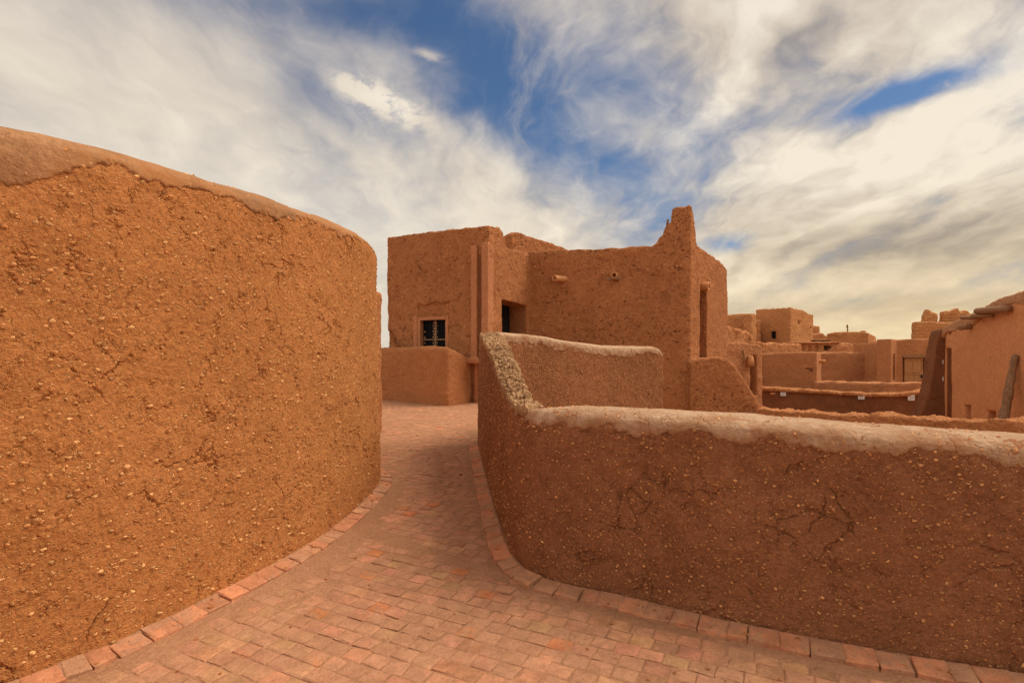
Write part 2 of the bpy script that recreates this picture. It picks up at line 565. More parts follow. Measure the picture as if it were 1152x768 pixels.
    if nick:
        nc = T.new('ShaderNodeMapping', {'Vector': T.v('ADD', c, T.v('SCALE', T.v('SUBTRACT', T.noise(c, 14 * k, 3, 0.6, out=1), (0.5, 0.5, 0.5)), 0.09 / k)), 'Rotation': (0.65, 0.65, 0.3), 'Scale': (1, 1, 1.9)}).outputs[0]
        for q, sc in enumerate((7.0, 17.0)):
            ve = T.new('ShaderNodeTexVoronoi', {'Vector': T.v('ADD', nc, (0, q * 2.9, 0)), 'Scale': sc * k * nscale}, feature='DISTANCE_TO_EDGE').outputs['Distance']
            gate = T.ss(T.noise(T.v('ADD', c, (3.0, q * 5.0, 1.0)), (9.0, 20.0)[q] * k * nscale, 3, 0.6), 0.56, 0.62)
            gate = T.m('MULTIPLY', gate, T.ss(T.noise(T.v('ADD', c, (8.0, 1.0, q * 3.0)), 2.2 * k, 4, 0.6), 0.40, 0.58, 0.15, 1.0))
            h = T.m('SUBTRACT', h, T.m('MULTIPLY', T.m('MULTIPLY', T.ss(ve, (0.07, 0.10)[q], 0.01), gate), nick * (1.0, 0.6)[q]))
    if pits:
        vp = T.new('ShaderNodeTexVoronoi', {'Vector': c, 'Scale': 9.0 * k}).outputs
        pr = T.new('ShaderNodeSeparateXYZ', {0: vp[1]}).outputs[0]
        pm = T.m('MULTIPLY', T.ss(vp[0], 0.16, 0.05), T.m('GREATER_THAN', pr, 0.72))
        h = T.m('SUBTRACT', h, T.m('MULTIPLY', pm, pits))
    if edge:
        e = T.new('ShaderNodeAttribute', attribute_name='edge').outputs['Fac']
        e = T.m('ADD', e, T.m('MULTIPLY', T.m('SUBTRACT', T.noise(c, 8, 7, 0.7), 0.5), 0.42))
        col = T.mix(T.ss(e, -0.03, 0.15, 0.97, 0.0), col, edge)
    if stain:
        col = T.mix(T.ss(T.noise(c, 1.7, 5, 0.6), 0.5, 0.7, 0, 0.8), col, stain)
    T.put(bs.inputs['Base Color'], col)
    dn = T.new('ShaderNodeDisplacement', {'Height': h, 'Midlevel': 0.0, 'Scale': 1.0})
    m.node_tree.links.new(dn.outputs[0], o.inputs['Displacement'])
    m.displacement_method = 'BOTH' if true_disp else 'BUMP'
    return m


def flat(name, c, var=0.15, rough=0.85, scale=12, grain=0.002):
    m, T, bs, o = mat_base(name, rough)
    p = co(T)
    n = T.noise(p, scale, 5, 0.6)
    T.put(bs.inputs['Base Color'], T.mix(T.ss(n, 0.3, 0.7), tuple(q * (1 - var) for q in c), tuple(min(1, q * (1 + var)) for q in c)))
    dn = T.new('ShaderNodeDisplacement', {'Height': T.m('MULTIPLY', T.noise(p, scale * 5, 4), grain), 'Midlevel': 0.0, 'Scale': 1.0})
    m.node_tree.links.new(dn.outputs[0], o.inputs['Displacement'])
    return m


def wood(name, ca, cb, stretch=(1, 1, 0.08)):
    m, T, bs, o = mat_base(name, 0.8)
    p = T.new('ShaderNodeMapping', {'Vector': co(T), 'Scale': stretch}).outputs[0]
    n = T.noise(p, 45, 6, 0.7, 0.4)
    T.put(bs.inputs['Base Color'], T.mix(T.ss(n, 0.3, 0.7), ca, cb))
    dn = T.new('ShaderNodeDisplacement', {'Height': T.m('MULTIPLY', n, 0.01), 'Midlevel': 0.0, 'Scale': 1.0})
    m.node_tree.links.new(dn.outputs[0], o.inputs['Displacement'])
    return m


def brickmat(name):
    m, T, bs, o = mat_base(name, 0.9)
    c = co(T)
    tone = T.new('ShaderNodeAttribute', attribute_name='tone').outputs['Color']
    n1 = T.noise(c, 9, 5, 0.65)
    n2 = T.noise(c, 2.1, 4, 0.6)
    n3 = T.noise(c, 70, 4, 0.7)
    n4 = T.noise(c, 16, 6, 0.7, 0.6)
    col = T.v('SCALE', tone, T.ss(n1, 0.25, 0.75, 0.80, 1.25))
    col = T.mix(T.ss(n4, 0.52, 0.62, 0, 0.55), col, T.mix(1.0, col, (1.25, 1.15, 1.05), 'MULTIPLY'))
    isl = T.new('ShaderNodeNewGeometry').outputs['Random Per Island']
    dust = T.m('ADD', T.m('MULTIPLY', n4, 0.50), T.m('ADD', T.m('MULTIPLY', n2, 0.50), T.m('MULTIPLY', T.m('SUBTRACT', isl, 0.5), 0.16)))
    col = T.mix(T.ss(dust, 0.45, 0.54, 0.10, 0.88), col, T.mix(T.ss(n1, 0.4, 0.6), (0.38, 0.195, 0.111), (0.45, 0.237, 0.137)))
    chip = T.m('MULTIPLY', T.ss(T.noise(c, 38, 5, 0.7), 0.62, 0.68), 0.5)
    col = T.mix(chip, col, (0.30, 0.14, 0.075))
    col = T.v('SCALE', col, T.ss(n3, 0.2, 0.8, 0.82, 1.15))
    T.put(bs.inputs['Base Color'], col)
    h = T.m('ADD', T.m('MULTIPLY', n4, 0.006), T.m('ADD', T.m('MULTIPLY', n3, 0.004), T.m('MULTIPLY', chip, -0.004)))
    dn = T.new('ShaderNodeDisplacement', {'Height': h, 'Midlevel': 0.0, 'Scale': 1.0})
    m.node_tree.links.new(dn.outputs[0], o.inputs['Displacement'])
    return m


M = {}
M['mud_orange'] = mud('orange_mud', (0.395, 0.158, 0.052), (0.465, 0.192, 0.066), peb=0.013, pscale=32, pthr=0.56, crack=0.022, cscale=2.7, lump=0.008, grain=0.0042,
                      straw=0.003, true_disp=True, pits=0.014, nick=0.013, peb_col=((0.78, 0.44, 0.19), (0.56, 0.245, 0.09)))
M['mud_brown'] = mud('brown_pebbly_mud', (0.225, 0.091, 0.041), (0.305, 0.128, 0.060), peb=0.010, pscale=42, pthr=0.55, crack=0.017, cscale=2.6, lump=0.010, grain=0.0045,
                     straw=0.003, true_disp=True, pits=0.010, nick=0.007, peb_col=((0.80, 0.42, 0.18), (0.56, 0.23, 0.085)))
M['plaster'] = mud('pale_coping_plaster', (0.40, 0.258, 0.165), (0.50, 0.340, 0.225), lump=0.012, grain=0.004, crack=0.008, cscale=2.0, k=0.8, nick=0.007, pits=0.004, stain=(0.37, 0.22, 0.125), edge=(0.31, 0.145, 0.07))
M['plaster_brown'] = mud('brown_coping_plaster', (0.30, 0.15, 0.07), (0.40, 0.21, 0.105), lump=0.008, grain=0.0025, crack=0.004, cscale=2.0, k=0.8, stain=(0.26, 0.14, 0.07), edge=(0.36, 0.155, 0.06))
M['mud_house'] = mud('house_mud', (0.355, 0.142, 0.057), (0.44, 0.181, 0.073), peb=0.010, pscale=14, pthr=0.76, crack=0.026, cscale=1.6, lump=0.026, grain=0.010, k=0.5, straw=0.007, pits=0.05,
                     true_disp=True, nick=0.036, nscale=1.7, peb_col=((0.6, 0.28, 0.12), (0.46, 0.19, 0.07)))
M['mud_low'] = mud('garden_wall_mud', (0.40, 0.16, 0.062), (0.47, 0.19, 0.076), lump=0.02, grain=0.01, k=0.6, straw=0.01, crack=0.02, cscale=2.0, pits=0.02, nick=0.02)
M['mud_smooth'] = mud('smooth_mud', (0.375, 0.158, 0.068), (0.45, 0.196, 0.085), lump=0.02, grain=0.008, k=0.4, crack=0.012, cscale=1.2, nick=0.01)
M['mud_far'] = mud('far_mud', (0.44, 0.19, 0.078), (0.53, 0.24, 0.10), lump=0.05, grain=0.025, k=0.22, crack=0.03, cscale=0.9, nick=0.03)
M['mud_block'] = mud('far_block_mud', (0.44, 0.195, 0.075), (0.53, 0.245, 0.10), lump=0.04, grain=0.02, k=0.3, courses=0.035)
M['mud_rough'] = mud('crumbly_mud', (0.43, 0.175, 0.07), (0.53, 0.23, 0.095), lump=0.05, grain=0.025, k=0.4, peb=0.02, pscale=11, pthr=0.6, nick=0.03)
M['mud_shade'] = mud('shade_toned_mud', (0.19, 0.078, 0.036), (0.26, 0.105, 0.048), lump=0.02, grain=0.008, k=0.4, crack=0.012, cscale=1.2)  # shade on the plate wall and end buttress put into a darker mud colour
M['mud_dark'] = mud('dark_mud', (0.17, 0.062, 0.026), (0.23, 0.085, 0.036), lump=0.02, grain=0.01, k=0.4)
M['pink_plaster'] = mud('pink_plaster', (0.40, 0.165, 0.075), (0.47, 0.20, 0.095), lump=0.01, grain=0.004, k=0.5)
M['rubble'] = mud('pale_rubble', (0.30, 0.17, 0.085), (0.50, 0.31, 0.165), lump=0.008, grain=0.006, k=1.2)
M['clay'] = flat('fired_clay', (0.55, 0.26, 0.11))
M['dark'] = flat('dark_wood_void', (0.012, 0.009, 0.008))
M['iron'] = flat('dark_iron', (0.012, 0.012, 0.013), rough=0.75)
M['buff'] = flat('buff_ornament', (0.36, 0.21, 0.12))
M['log'] = wood('weathered_log', (0.16, 0.08, 0.04), (0.36, 0.21, 0.12), (1, 1, 0.12))
M['beam'] = wood('old_beam', (0.22, 0.11, 0.055), (0.36, 0.2, 0.1), (0.1, 1, 1))
M['door'] = wood('door_wood', (0.36, 0.17, 0.07), (0.48, 0.25, 0.11), (1, 1, 0.1))
M['white'] = flat('white_enamel', (0.75, 0.74, 0.72), var=0.05)
M['ink'] = flat('grey_ink', (0.25, 0.25, 0.27))
M['sheet'] = flat('dark_sheet', (0.03, 0.03, 0.035), rough=0.5)
M['brick'] = brickmat('terracotta_brick')
M['dust'] = mud('path_dust', (0.325, 0.162, 0.087), (0.40, 0.205, 0.113), lump=0.006, grain=0.003, k=1.0, crack=0.004, cscale=3)
M['earth'] = mud('bare_earth', (0.32, 0.16, 0.08), (0.40, 0.21, 0.11), lump=0.02, grain=0.01, k=0.4)

# ------------------------------------------------------------------ plan lines of the two near walls
LEFT = [(-5.1, -0.9), (-4.05, 0.35), (-3.08, 1.55), (-2.205, 2.59), (-1.955, 3.0), (-1.775, 3.47), (-1.60, 3.94), (-1.475, 4.55), (-1.42, 5.3), (-1.43, 5.95), (-1.58, 6.45), (-2.05, 7.1), (-3.0, 7.9)]
RIGHT = [(6.2, 1.75), (4.2, 2.1), (2.9, 2.42), (2.31, 2.58), (1.796, 2.765), (1.2, 3.04), (0.696, 3.325), (0.417, 3.455), (0.205, 3.59), (0.066, 3.77), (-0.025, 4.04),
         (-0.10, 4.53), (-0.16, 4.99), (-0.238, 5.67), (-0.39, 7.0), (-0.53, 8.3)]


def in_poly(p, poly):
    x, y = p[:, 0], p[:, 1]
    r = np.zeros(len(p), dtype=bool)
    n = len(poly)
    for i in range(n):
        x0, y0 = poly[i]; x1, y1 = poly[(i + 1) % n]
        c = (y0 > y) != (y1 > y)
        with np.errstate(divide='ignore', invalid='ignore'):
            r ^= c & (x < (x1 - x0) * (y - y0) / (y1 - y0 + 1e-12) + x0)
    return r


def dist_to(p, line):
    d = np.full(len(p), 1e9)
    for i in range(len(line) - 1):
        a, b = np.array(line[i]), np.array(line[i + 1])
        ab = b - a
        t = np.clip(((p - a) @ ab) / (ab @ ab), 0, 1)
        d = np.minimum(d, np.linalg.norm(p - (a + t[:, None] * ab), axis=1))
    return d


# ------------------------------------------------------------------ ground
def grid_mesh(name, xs, ys, zf):
    X, Y = np.meshgrid(xs, ys)
    p = np.stack([X.ravel(), Y.ravel(), np.zeros(X.size)], 1)
    p[:, 2] = zf(p)
    nx, ny = len(xs), len(ys)
    i = np.arange(nx * ny).reshape(ny, nx)
    f = np.stack([i[:-1, :-1], i[:-1, 1:], i[1:, 1:], i[1:, :-1]], -1).reshape(-1, 4)
    me = bpy.data.meshes.new(name)
    me.from_pydata(p.tolist(), [], f.tolist())
    return me


def ground_z(p):
    x, y = p[:, 0], p[:, 1]
    base = path_z(y) - 0.07
    d = (x - .66) * .418 + (y - 3.31) * .908
    drop = smooth(0.7, 2.6, d) * smooth(1.0, 3.6, x)
    far = smooth(18, 30, y)
    z = base * (1 - drop) + (-1.7) * drop
    z = z * (1 - far) + (-1.7) * far
    return z - 0.002 * np.maximum(0, np.hypot(x, y) - 60)


def axis(a, b, fine0, fine1, fs, cs):
    return np.unique(np.concatenate([np.arange(fine0, fine1, fs), -np.geomspace(-fine0 + 1, -a, 14) if fine0 < 0 else [], np.geomspace(fine1 + 1, b, 20)]))


gm = grid_mesh('ground', axis(-900, 900, -12, 40, 0.5, 30), axis(-900, 1500, -8, 60, 0.5, 30), ground_z)
g = link('ground', gm, M['earth']); g['kind'] = 'structure'

PATH_POLY = LEFT + [(-6, 9.0), (-6, 15.2), (-3.3, 15.0), (-0.6, 13.6), (0.2, 13.6), (-0.1, 10.5), (-0.53, 8.3)] + RIGHT[::-1][1:] + [(6.2, -0.9)]
STRIP = [(-1.25, 4.62), (-0.75, 4.2), (-0.05, 3.72)]


def dust_h(p):
    q = np.stack([p[:, 0], p[:, 1], np.zeros(len(p))], 1)
    h = 0.0065 * vnoise(q, 1.6, 3, 4, 0.55) - 0.0012
    h += 0.010 * np.exp(-(dist_to(p[:, :2], STRIP) / 0.09) ** 2)
    h += 0.008 * np.exp(-((dist_to(p[:, :2], LEFT) - 0.20) / 0.12) ** 2)
    h += 0.006 * np.exp(-((dist_to(p[:, :2], RIGHT) - 0.18) / 0.05) ** 2)
    h += 0.003 * smooth(6, 9, p[:, 1])
    k = np.minimum(dist_to(p[:, :2], LEFT), dist_to(p[:, :2], RIGHT))
    h += 0.016 * smooth(0.12, 0.085, k) + 0.03 * smooth(0.05, 0.0, k)
    return h


pm = grid_mesh('path', np.concatenate([np.arange(-6, -3, 0.06), np.arange(-3, 3.2, 0.025), np.arange(3.2, 6.2, 0.06)]), np.concatenate([np.arange(-1, 1.5, 0.06), np.arange(1.5, 8, 0.025), np.arange(8, 15.2, 0.06)]), lambda p: path_z(p[:, 1]) + dust_h(p))
bm = bmesh.new(); bm.from_mesh(pm)
cen = np.array([f.calc_center_median()[:2] for f in bm.faces])
keep = in_poly(cen, PATH_POLY) | (dist_to(cen, PATH_POLY + PATH_POLY[:1]) < 0.12)
bmesh.ops.delete(bm, geom=[f for f, k in zip(list(bm.faces), keep) if not k], context='FACES')
bm.to_mesh(pm); bm.free()
g = link('path', pm, M['dust']); g['kind'] = 'structure'


def brick_shape(vs, fs, tones, c, ex, ey, L, W, z, hgt, tone, rnd=0.004, tilt=(0, 0), sub=1.0):
    """one worn brick: flat top, rounded arrises"""
    k = len(vs)
    e = 0.007
    for (ins, dz) in ((0, -hgt), (0, -e), (e * 0.45, -e * 0.35), (e * 1.5, 0)):
        for a, b in ((-1, -1), (1, -1), (1, 1), (-1, 1)):
            jx = J[len(vs) % 997] * rnd; jy = J[(len(vs) * 7 + 3) % 997] * rnd
            u = a * (L / 2 - ins) + jx; v = b * (W / 2 - ins) + jy
            vs.append((c[0] + ex[0] * u + ey[0] * v, c[1] + ex[1] * u + ey[1] * v, z + dz + tilt[0] * u + tilt[1] * v + 0.04 * (ex[1] * u + ey[1] * v)))
            tones.append((*tone, 1))
    for r in range(3):
        for q in range(4):
            q2 = (q + 1) % 4
            fs.append((k + r * 4 + q, k + r * 4 + q2, k + (r + 1) * 4 + q2, k + (r + 1) * 4 + q))
    fs.append((k + 12, k + 13, k + 14, k + 15))


J = [random.uniform(-1, 1) for _ in range(997)]


def tone_mesh(name, vs, fs, tones):
    me = bpy.data.meshes.new(name)
    me.from_pydata(vs, [], fs)
    a = me.attributes.new('tone', 'FLOAT_COLOR', 'POINT')
    a.data.foreach_set('color', np.array(tones, dtype=np.float32).ravel())
    return me


def paving():
    vs, fs, tones = [], [], []
    ang = R(-26)
    ex = (math.cos(ang), math.sin(ang)); ey = (-ex[1], ex[0])
    LB, WB = 0.123, 0.108
    cells = []
    for j in range(-60, 150):
        off = random.uniform(0, LB)
        for i in range(-80, 80):
            u = i * LB + off; v = j * WB
            cells.append((ex[0] * u + ey[0] * v, ex[1] * u + ey[1] * v))
    cells = np.array(cells)
    ok = in_poly(cells, PATH_POLY) & (dist_to(cells, LEFT) > 0.16) & (dist_to(cells, RIGHT) > 0.16) & (cells[:, 1] > -0.8) & (cells[:, 1] < 15)
    cells = cells[ok]
    zone = vnoise(np.stack([cells[:, 0], cells[:, 1], cells[:, 0] * 0], 1), 0.9, 41, 2)
    for (x, y), zn in zip(cells, zone):
        r = random.random()
        buff = 0.34 + 0.5 * smooth(0.4, -1.6, x) * smooth(4.6, 3.0, y) + 0.3 * zn
        if r < buff * 0.5:
            t = (0.45, 0.235, 0.12)
        elif r < 0.93:
            t = (0.45, 0.21, 0.122)
        elif r < 0.97:
            t = (0.52, 0.185, 0.075)
        else:
            t = (0.36, 0.17, 0.09)
        q = random.uniform(0.85, 1.15)
        t = tuple(c * q * random.uniform(0.95, 1.05) for c in t)
        brick_shape(vs, fs, tones, (x, y), ex, ey, LB - 0.006, WB - 0.006, float(path_z(y)) + 0.0035 + random.gauss(0, 0.0014), 0.05, t, 0.007,
                    (random.gauss(0, 0.013), random.gauss(0, 0.013)))
    o = link('paving', tone_mesh('paving', vs, fs, tones), M['brick'], None, False)
    o['kind'] = 'structure'


paving()


def kerb(line, side, s0, s1, seedtone):
    pts, s = resample(line, 0.01)
    d = np.gradient(pts, axis=0); d /= np.linalg.norm(d, axis=1)[:, None]
    vs, fs, tones = [], [], []
    q = s0
    while q < min(s1, s[-1]):
        ln = random.choice((0.15, 0.145, 0.155, 0.14, 0.10))
        i = int(np.searchsorted(s, q + ln / 2))
        if i >= len(s): break
        ex = d[i]; nn = np.array((-ex[1], ex[0])) * side
        c = pts[i] + nn * 0.058
        t = (0.50, 0.205, 0.105) if random.random() < seedtone else (0.48, 0.235, 0.125)
        k = random.uniform(0.9, 1.1); t = tuple(a * k for a in t)
        brick_shape(vs, fs, tones, c, ex, nn, ln - 0.003, 0.125, float(path_z(c[1])) + 0.034 + random.gauss(0, 0.003), 0.09, t, 0.006,
                    (random.gauss(0, 0.02), -0.16 + random.gauss(0, 0.03)))
        q += ln
    o = link('kerb', tone_mesh('kerb', vs, fs, tones), M['brick'], None, False)
    o['kind'] = 'structure'


kerb(LEFT, -1, 0.0, 9.6, 0.75)
kerb(RIGHT, 1, 0.0, 20, 0.85)


# ------------------------------------------------------------------ near walls
def coping(me, path, ztop, depth, nseed, thick=0.022, ragged=0.07, scale=5.0, keep=None, extra=None):
    """plaster skin over the crown of a wall, with a broken lower edge"""
    v = get_verts(me); n = get_normals(me)
    P = path
    idx = np.empty(len(v), dtype=int)
    for a in range(0, len(v), 20000):
        dd = (v[a:a + 20000, None, 0] - P[None, :, 0]) ** 2 + (v[a:a + 20000, None, 1] - P[None, :, 1]) ** 2
        idx[a:a + 20000] = dd.argmin(1)
    m = v[:, 2] - (ztop[idx] - depth) + ragged * vnoise(v, scale, nseed, 5, 0.6)
    if extra is not None:
        m = m + extra(v)
    if keep is not None:
        m = np.where(keep(v, idx), m, -1.0)
    m = m + 0.026 * vnoise(v, 17.0, nseed + 7, 2) + 0.012 * vnoise(v, 42.0, nseed + 8, 1)
    off = np.where(m > 0, np.minimum(thick, 0.004 + m * 0.9), m * 1.5) + 0.004 * vnoise(v, 3.0, nseed + 3, 3)
    vv = v + n * off[:, None]
    nf = len(me.polygons)
    loops = np.empty(len(me.loops), dtype=np.int64); me.loops.foreach_get('vertex_index', loops)
    ls = np.empty(nf, dtype=np.int64); me.polygons.foreach_get('loop_start', ls)
    lt = np.empty(nf, dtype=np.int64); me.polygons.foreach_get('loop_total', lt)
    if lt.max() == 4 and lt.min() == 4:
        F = loops.reshape(-1, 4)
    else:
        F = [loops[a:a + b] for a, b in zip(ls, lt)]
        F = np.array([f if len(f) == 4 else np.append(f, f[-1]) for f in F])
    F = F[(m[F] > -0.025).all(1)]
    used, inv = np.unique(F, return_inverse=True)
    F = inv.reshape(-1, 4)
    c = bpy.data.meshes.new('coping')
    c.from_pydata(vv[used].tolist(), [], F.tolist())
    c.validate()
    av = c.attributes.new('edge', 'FLOAT', 'POINT')
    if len(c.vertices) == len(used):
        av.data.foreach_set('value', m[used].astype(np.float32))
    return c


def left_wall():
    path, s = resample(LEFT, 0.05)
    zt = np.interp(path[:, 1], [0, 2.6, 3.3, 4.2, 5.3, 6.2, 8], [2.66, 2.705, 2.735, 2.775, 2.85, 2.84, 2.8])
    th = np.full(len(path), 0.62)
    vf = ribbon(path, th, -0.2, zt, 1, 0.05, 0.15)
    me = adobe_mesh([vf], voxel=0.0105, soft=4, rough=0.022, rscale=1.8, fine=0.006, seed=11)
    root = thing('mud_wall', 'tall curving orange mud wall with rounded brown top beside the brick path', 'wall', (-2.2, 4.0, 0.1))
    b = link('wall_body', me, M['mud_orange'], root)
    mid = path + 0
    cm = coping(me, mid, zt, 0.125, 5, 0.010, 0.10, 5.0,
                extra=lambda v: 0.17 * np.exp(-((v[:, 1] - 2.45) / 0.28) ** 2))
    link('coping', cm, M['plaster_brown'], root)


left_wall()


def right_wall():
    path, s = resample(RIGHT, 0.05)
    # crest height along the wall: low parapet, then rising along the path
    key = path[:, 0] * 0
    i_c = int(np.argmin(np.hypot(path[:, 0] - 0.03, path[:, 1] - 3.9)))
    zt = np.empty(len(path)); th = np.empty(len(path)); dm = np.empty(len(path))
    for i, (x, y) in enumerate(path):
        if i <= i_c:
            zt[i] = np.interp(x, [0.0, 0.3, 1.3, 2.6, 6], [1.25, 1.285, 1.27, 1.215, 1.17])
            th[i] = np.interp(x, [0.0, 0.15, 0.6, 1.2], [0.24, 0.34, 0.54, 0.62])
        else:
            zt[i] = np.interp(y, [3.9, 4.3, 5.0, 5.7, 6.6, 7.6, 8.4], [1.25, 1.31, 1.44, 1.60, 1.77, 1.92, 1.99])
            th[i] = np.interp(y, [3.9, 4.3, 5.2, 6.5, 8.4], [0.22, 0.24, 0.30, 0.33, 0.36])
    vf1 = ribbon(path[:i_c + 4], th[:i_c + 4], -1.2, zt[:i_c + 4], -1, 0.05, 0.09)
    vf2 = ribbon(path[i_c - 6:], np.concatenate([np.full(6, 0.22), th[i_c:]]), -0.5, zt[i_c - 6:], -1, 0.04, 0.09)
    # rear wall of the little court, its face turned to the viewer
    back, _ = resample([(-0.22, 8.38), (0.0, 8.55), (0.3, 8.8), (0.6, 9.04), (1.5, 9.68), (2.3, 10.2), (2.95, 10.62)], 0.05)
    zb_ = np.interp(back[:, 0], [-0.3, 0.3, 1.0, 1.7, 2.5, 2.95], [2.03, 2.02, 1.93, 1.86, 1.85, 1.86])
    zb_[-5:] -= np.array([0.0, 0.01, 0.02, 0.05, 0.09])
    vf3 = ribbon(back, np.full(len(back), 0.38), -2.0, zb_, 1, 0.03, 0.08)
    me = adobe_mesh([vf1, vf2, vf3], voxel=0.0105, soft=4, rough=0.018, rscale=2.0, fine=0.005, seed=23)
    root = thing('courtyard_wall', 'thick brown pebbly parapet with pale plastered top, rising along the path around a small court', 'wall', (1.0, 3.6, 0.1))
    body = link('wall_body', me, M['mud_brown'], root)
    allp = np.vstack([path, back]); allz = np.concatenate([zt, zb_])
    nz = len(path)
    c1 = coping(me, path[:i_c + 3] + np.array((0.0, 0.0)), zt[:i_c + 3], 0.122, 31, 0.006, 0.10, 5.0,
                keep=lambda v, idx: (v[:, 1] < 4.3) & (v[:, 0] > 0.10 + 0.06 * vnoise(v, 6, 3, 3)) & (idx < i_c + 1))
    link('coping', c1, M['plaster'], root)
    c2 = coping(me, back, zb_, 0.15, 37, 0.007, 0.17, 5.0, keep=lambda v, idx: (v[:, 1] > 8.1) & (v[:, 0] > -0.25))
    link('coping', c2, M['plaster'], root)
    # rubble set in the crest of the rising part
    vs, fs = [], []
    rp = path[i_c - 2:]; rz = zt[i_c - 2:]; rt = np.concatenate([np.full(2, 0.22), th[i_c:]])
    dd = np.gradient(rp, axis=0); dd /= np.linalg.norm(dd, axis=1)[:, None]
    L = np.concatenate([[0], np.cumsum(np.linalg.norm(np.diff(rp, axis=0), axis=1))])
    q = 0.0
    mb = MB()
    while q < L[-1] - 0.05:
        x = np.interp(q, L, rp[:, 0]); y = np.interp(q, L, rp[:, 1]); z = np.interp(q, L, rz)
        i = min(int(np.searchsorted(L, q)), len(rp) - 1)
        e = Vector((dd[i, 0], dd[i, 1], 0)); nn = Vector((dd[i, 1], -dd[i, 0], 0))
        u = 0.035; tw = float(np.interp(q, L, rt))
        row = random.uniform(-0.012, 0.016)
        wobble = random.uniform(-0.02, 0.02)
        while u < tw - 0.045:
            w = random.uniform(0.022, 0.05)
            a = (u + w / 2) / tw
            zc = z - 0.09 + 0.09 * (max(0.0, 1 - (2 * a - 1) ** 2)) ** 0.5
            c = Vector((x, y, 0)) + nn * (u + w / 2) + e * (wobble + random.uniform(-0.015, 0.015)) + Vector((0, 0, zc + row + random.uniform(-0.012, 0.018)))
            tilt = Vector((0, 0, 1)) + nn * (2 * a - 1) * 0.7 + e * random.uniform(-0.5, 0.2)
            stone(mb, c, (w * 1.05, random.uniform(0.04, 0.075), random.uniform(0.05, 0.095)), nn, tilt)
            u += w * 0.92
        q += random.uniform(0.045, 0.07)
    # a few loose lumps below the row
    link('rubble_coping', mb.mesh('rubble_coping'), M['rubble'], root, False)
    return root


def stone(mb, c, size, ex, ez):
    ex = Vector(ex).normalized(); ez = (Vector(ez) - ex * Vector(ez).dot(ex)).normalized(); ey = ez.cross(ex)
    vs = []
    for a in ICO_V:
        r = 1 + random.uniform(-0.22, 0.22)
        p = Vector([math.copysign(abs(q) ** 0.7, q) for q in a]) * r
        vs.append(c + ex * p.x * size[0] / 2 + ey * p.y * size[1] / 2 + ez * p.z * size[2] / 2)
    mb.add(vs, ICO_F)


_bm = bmesh.new(); bmesh.ops.create_icosphere(_bm, subdivisions=2, radius=1)
ICO_V = [v.co.copy() for v in _bm.verts]; ICO_F = [tuple(v.index for v in f.verts) for f in _bm.faces]
_bm.free()
right_wall()

# sliver of wall behind the bend on the left
me = adobe_mesh([prism([(-3.75, 9.2), (-2.34, 9.0), (-2.215, 9.35), (-2.31, 9.7), (-3.75, 9.9)], 0.0, [2.95, 2.78, 2.72, 2.75, 2.9])], voxel=0.04, soft=3, rough=0.03, seed=3)
o = link('mud_wall', me, M['mud_orange_far'] if 'mud_orange_far' in M else M['mud_low'])
tag(o, 'sliver of orange mud wall peeping out behind the far bend of the tall wall', 'wall')

# crumbs of mud and grit fallen along the wall feet and in the joints
def grit():
    mb = MB()
    vs, fs, tn = [], [], []
    for line, side, n in ((LEFT, -1, 330), (RIGHT, 1, 330)):
        pts, s = resample(line, 0.01)
        d = np.gradient(pts, axis=0); d /= np.linalg.norm(d, axis=1)[:, None]
        for k in range(n):
            i = random.randrange(120, len(pts) - 60)
            off = abs(random.gauss(0, 0.07)) + 0.005 if random.random() < 0.75 else random.uniform(0.05, 0.8)
            p = pts[i] + np.array((-d[i, 1], d[i, 0])) * side * off
            r = 0.003 + 0.006 * random.random() ** 2 + (0.007 if random.random() < 0.06 else 0)
            base = float(path_z(p[1])) + (0.034 - 0.1 * off if off < 0.12 else 0.004)
            stone(mb, Vector((p[0], p[1], base + r * 0.3)), (r * 2.4, r * 2, r * 1.5), (random.uniform(-1, 1), random.uniform(-1, 1), 0.1), (0, 0.1, 1))
    o = link('grit', mb.mesh('grit'), M['mud_rough'], None, True)
    o['kind'] = 'stuff'


grit()

# ------------------------------------------------------------------ low wall at the end of the path
me = adobe_mesh([prism([(-1.50, 12.92), (-0.96, 13.70), (-1.15, 13.95), (-1.75, 13.62), (-3.9, 15.0), (-4.3, 14.95)], 0.2, [1.93, 1.60, 1.62, 1.95, 1.93, 1.93])],
                voxel=0.035, soft=70, rough=0.03, rscale=2.5, seed=8)
o = link('garden_wall', me, M['mud_low'])
tag(o, 'low rounded mud wall at the end of the brick path below the grilled window', 'wall')


# ------------------------------------------------------------------ the mud house in the middle
def spout(root, p, d, L, r=0.085, name='spout', mat='clay'):
    d = Vector(d).normalized(); p = Vector(p)
    mb = MB()
    seg = 16
    up = Vector((0, 0, 1)); a = d.cross(up).normalized(); b = d.cross(a)
    rings = []
    for (t, rr) in ((-0.15, r), (L * 0.5, r * 1.02), (L - 0.01, r * 1.06), (L, r * 1.03), (L, r * 0.72), (L - 0.2, r * 0.70)):
        rings.append([p + d * t + (a * math.cos(k * 2 * math.pi / seg) + b * math.sin(k * 2 * math.pi / seg)) * rr for k in range(seg)])
    vs = [v for q in rings for v in q]; fs = []
    for i in range(len(rings) - 1):
        for k in range(seg):
            k2 = (k + 1) % seg
            fs.append((i * seg + k, i * seg + k2, (i + 1) * seg + k2, (i + 1) * seg + k))
    fs.append(tuple((len(rings) - 1) * seg + k for k in range(seg)))
    mb.add(vs, fs)
    return link(name, mb.mesh(name), M[mat], root, True)


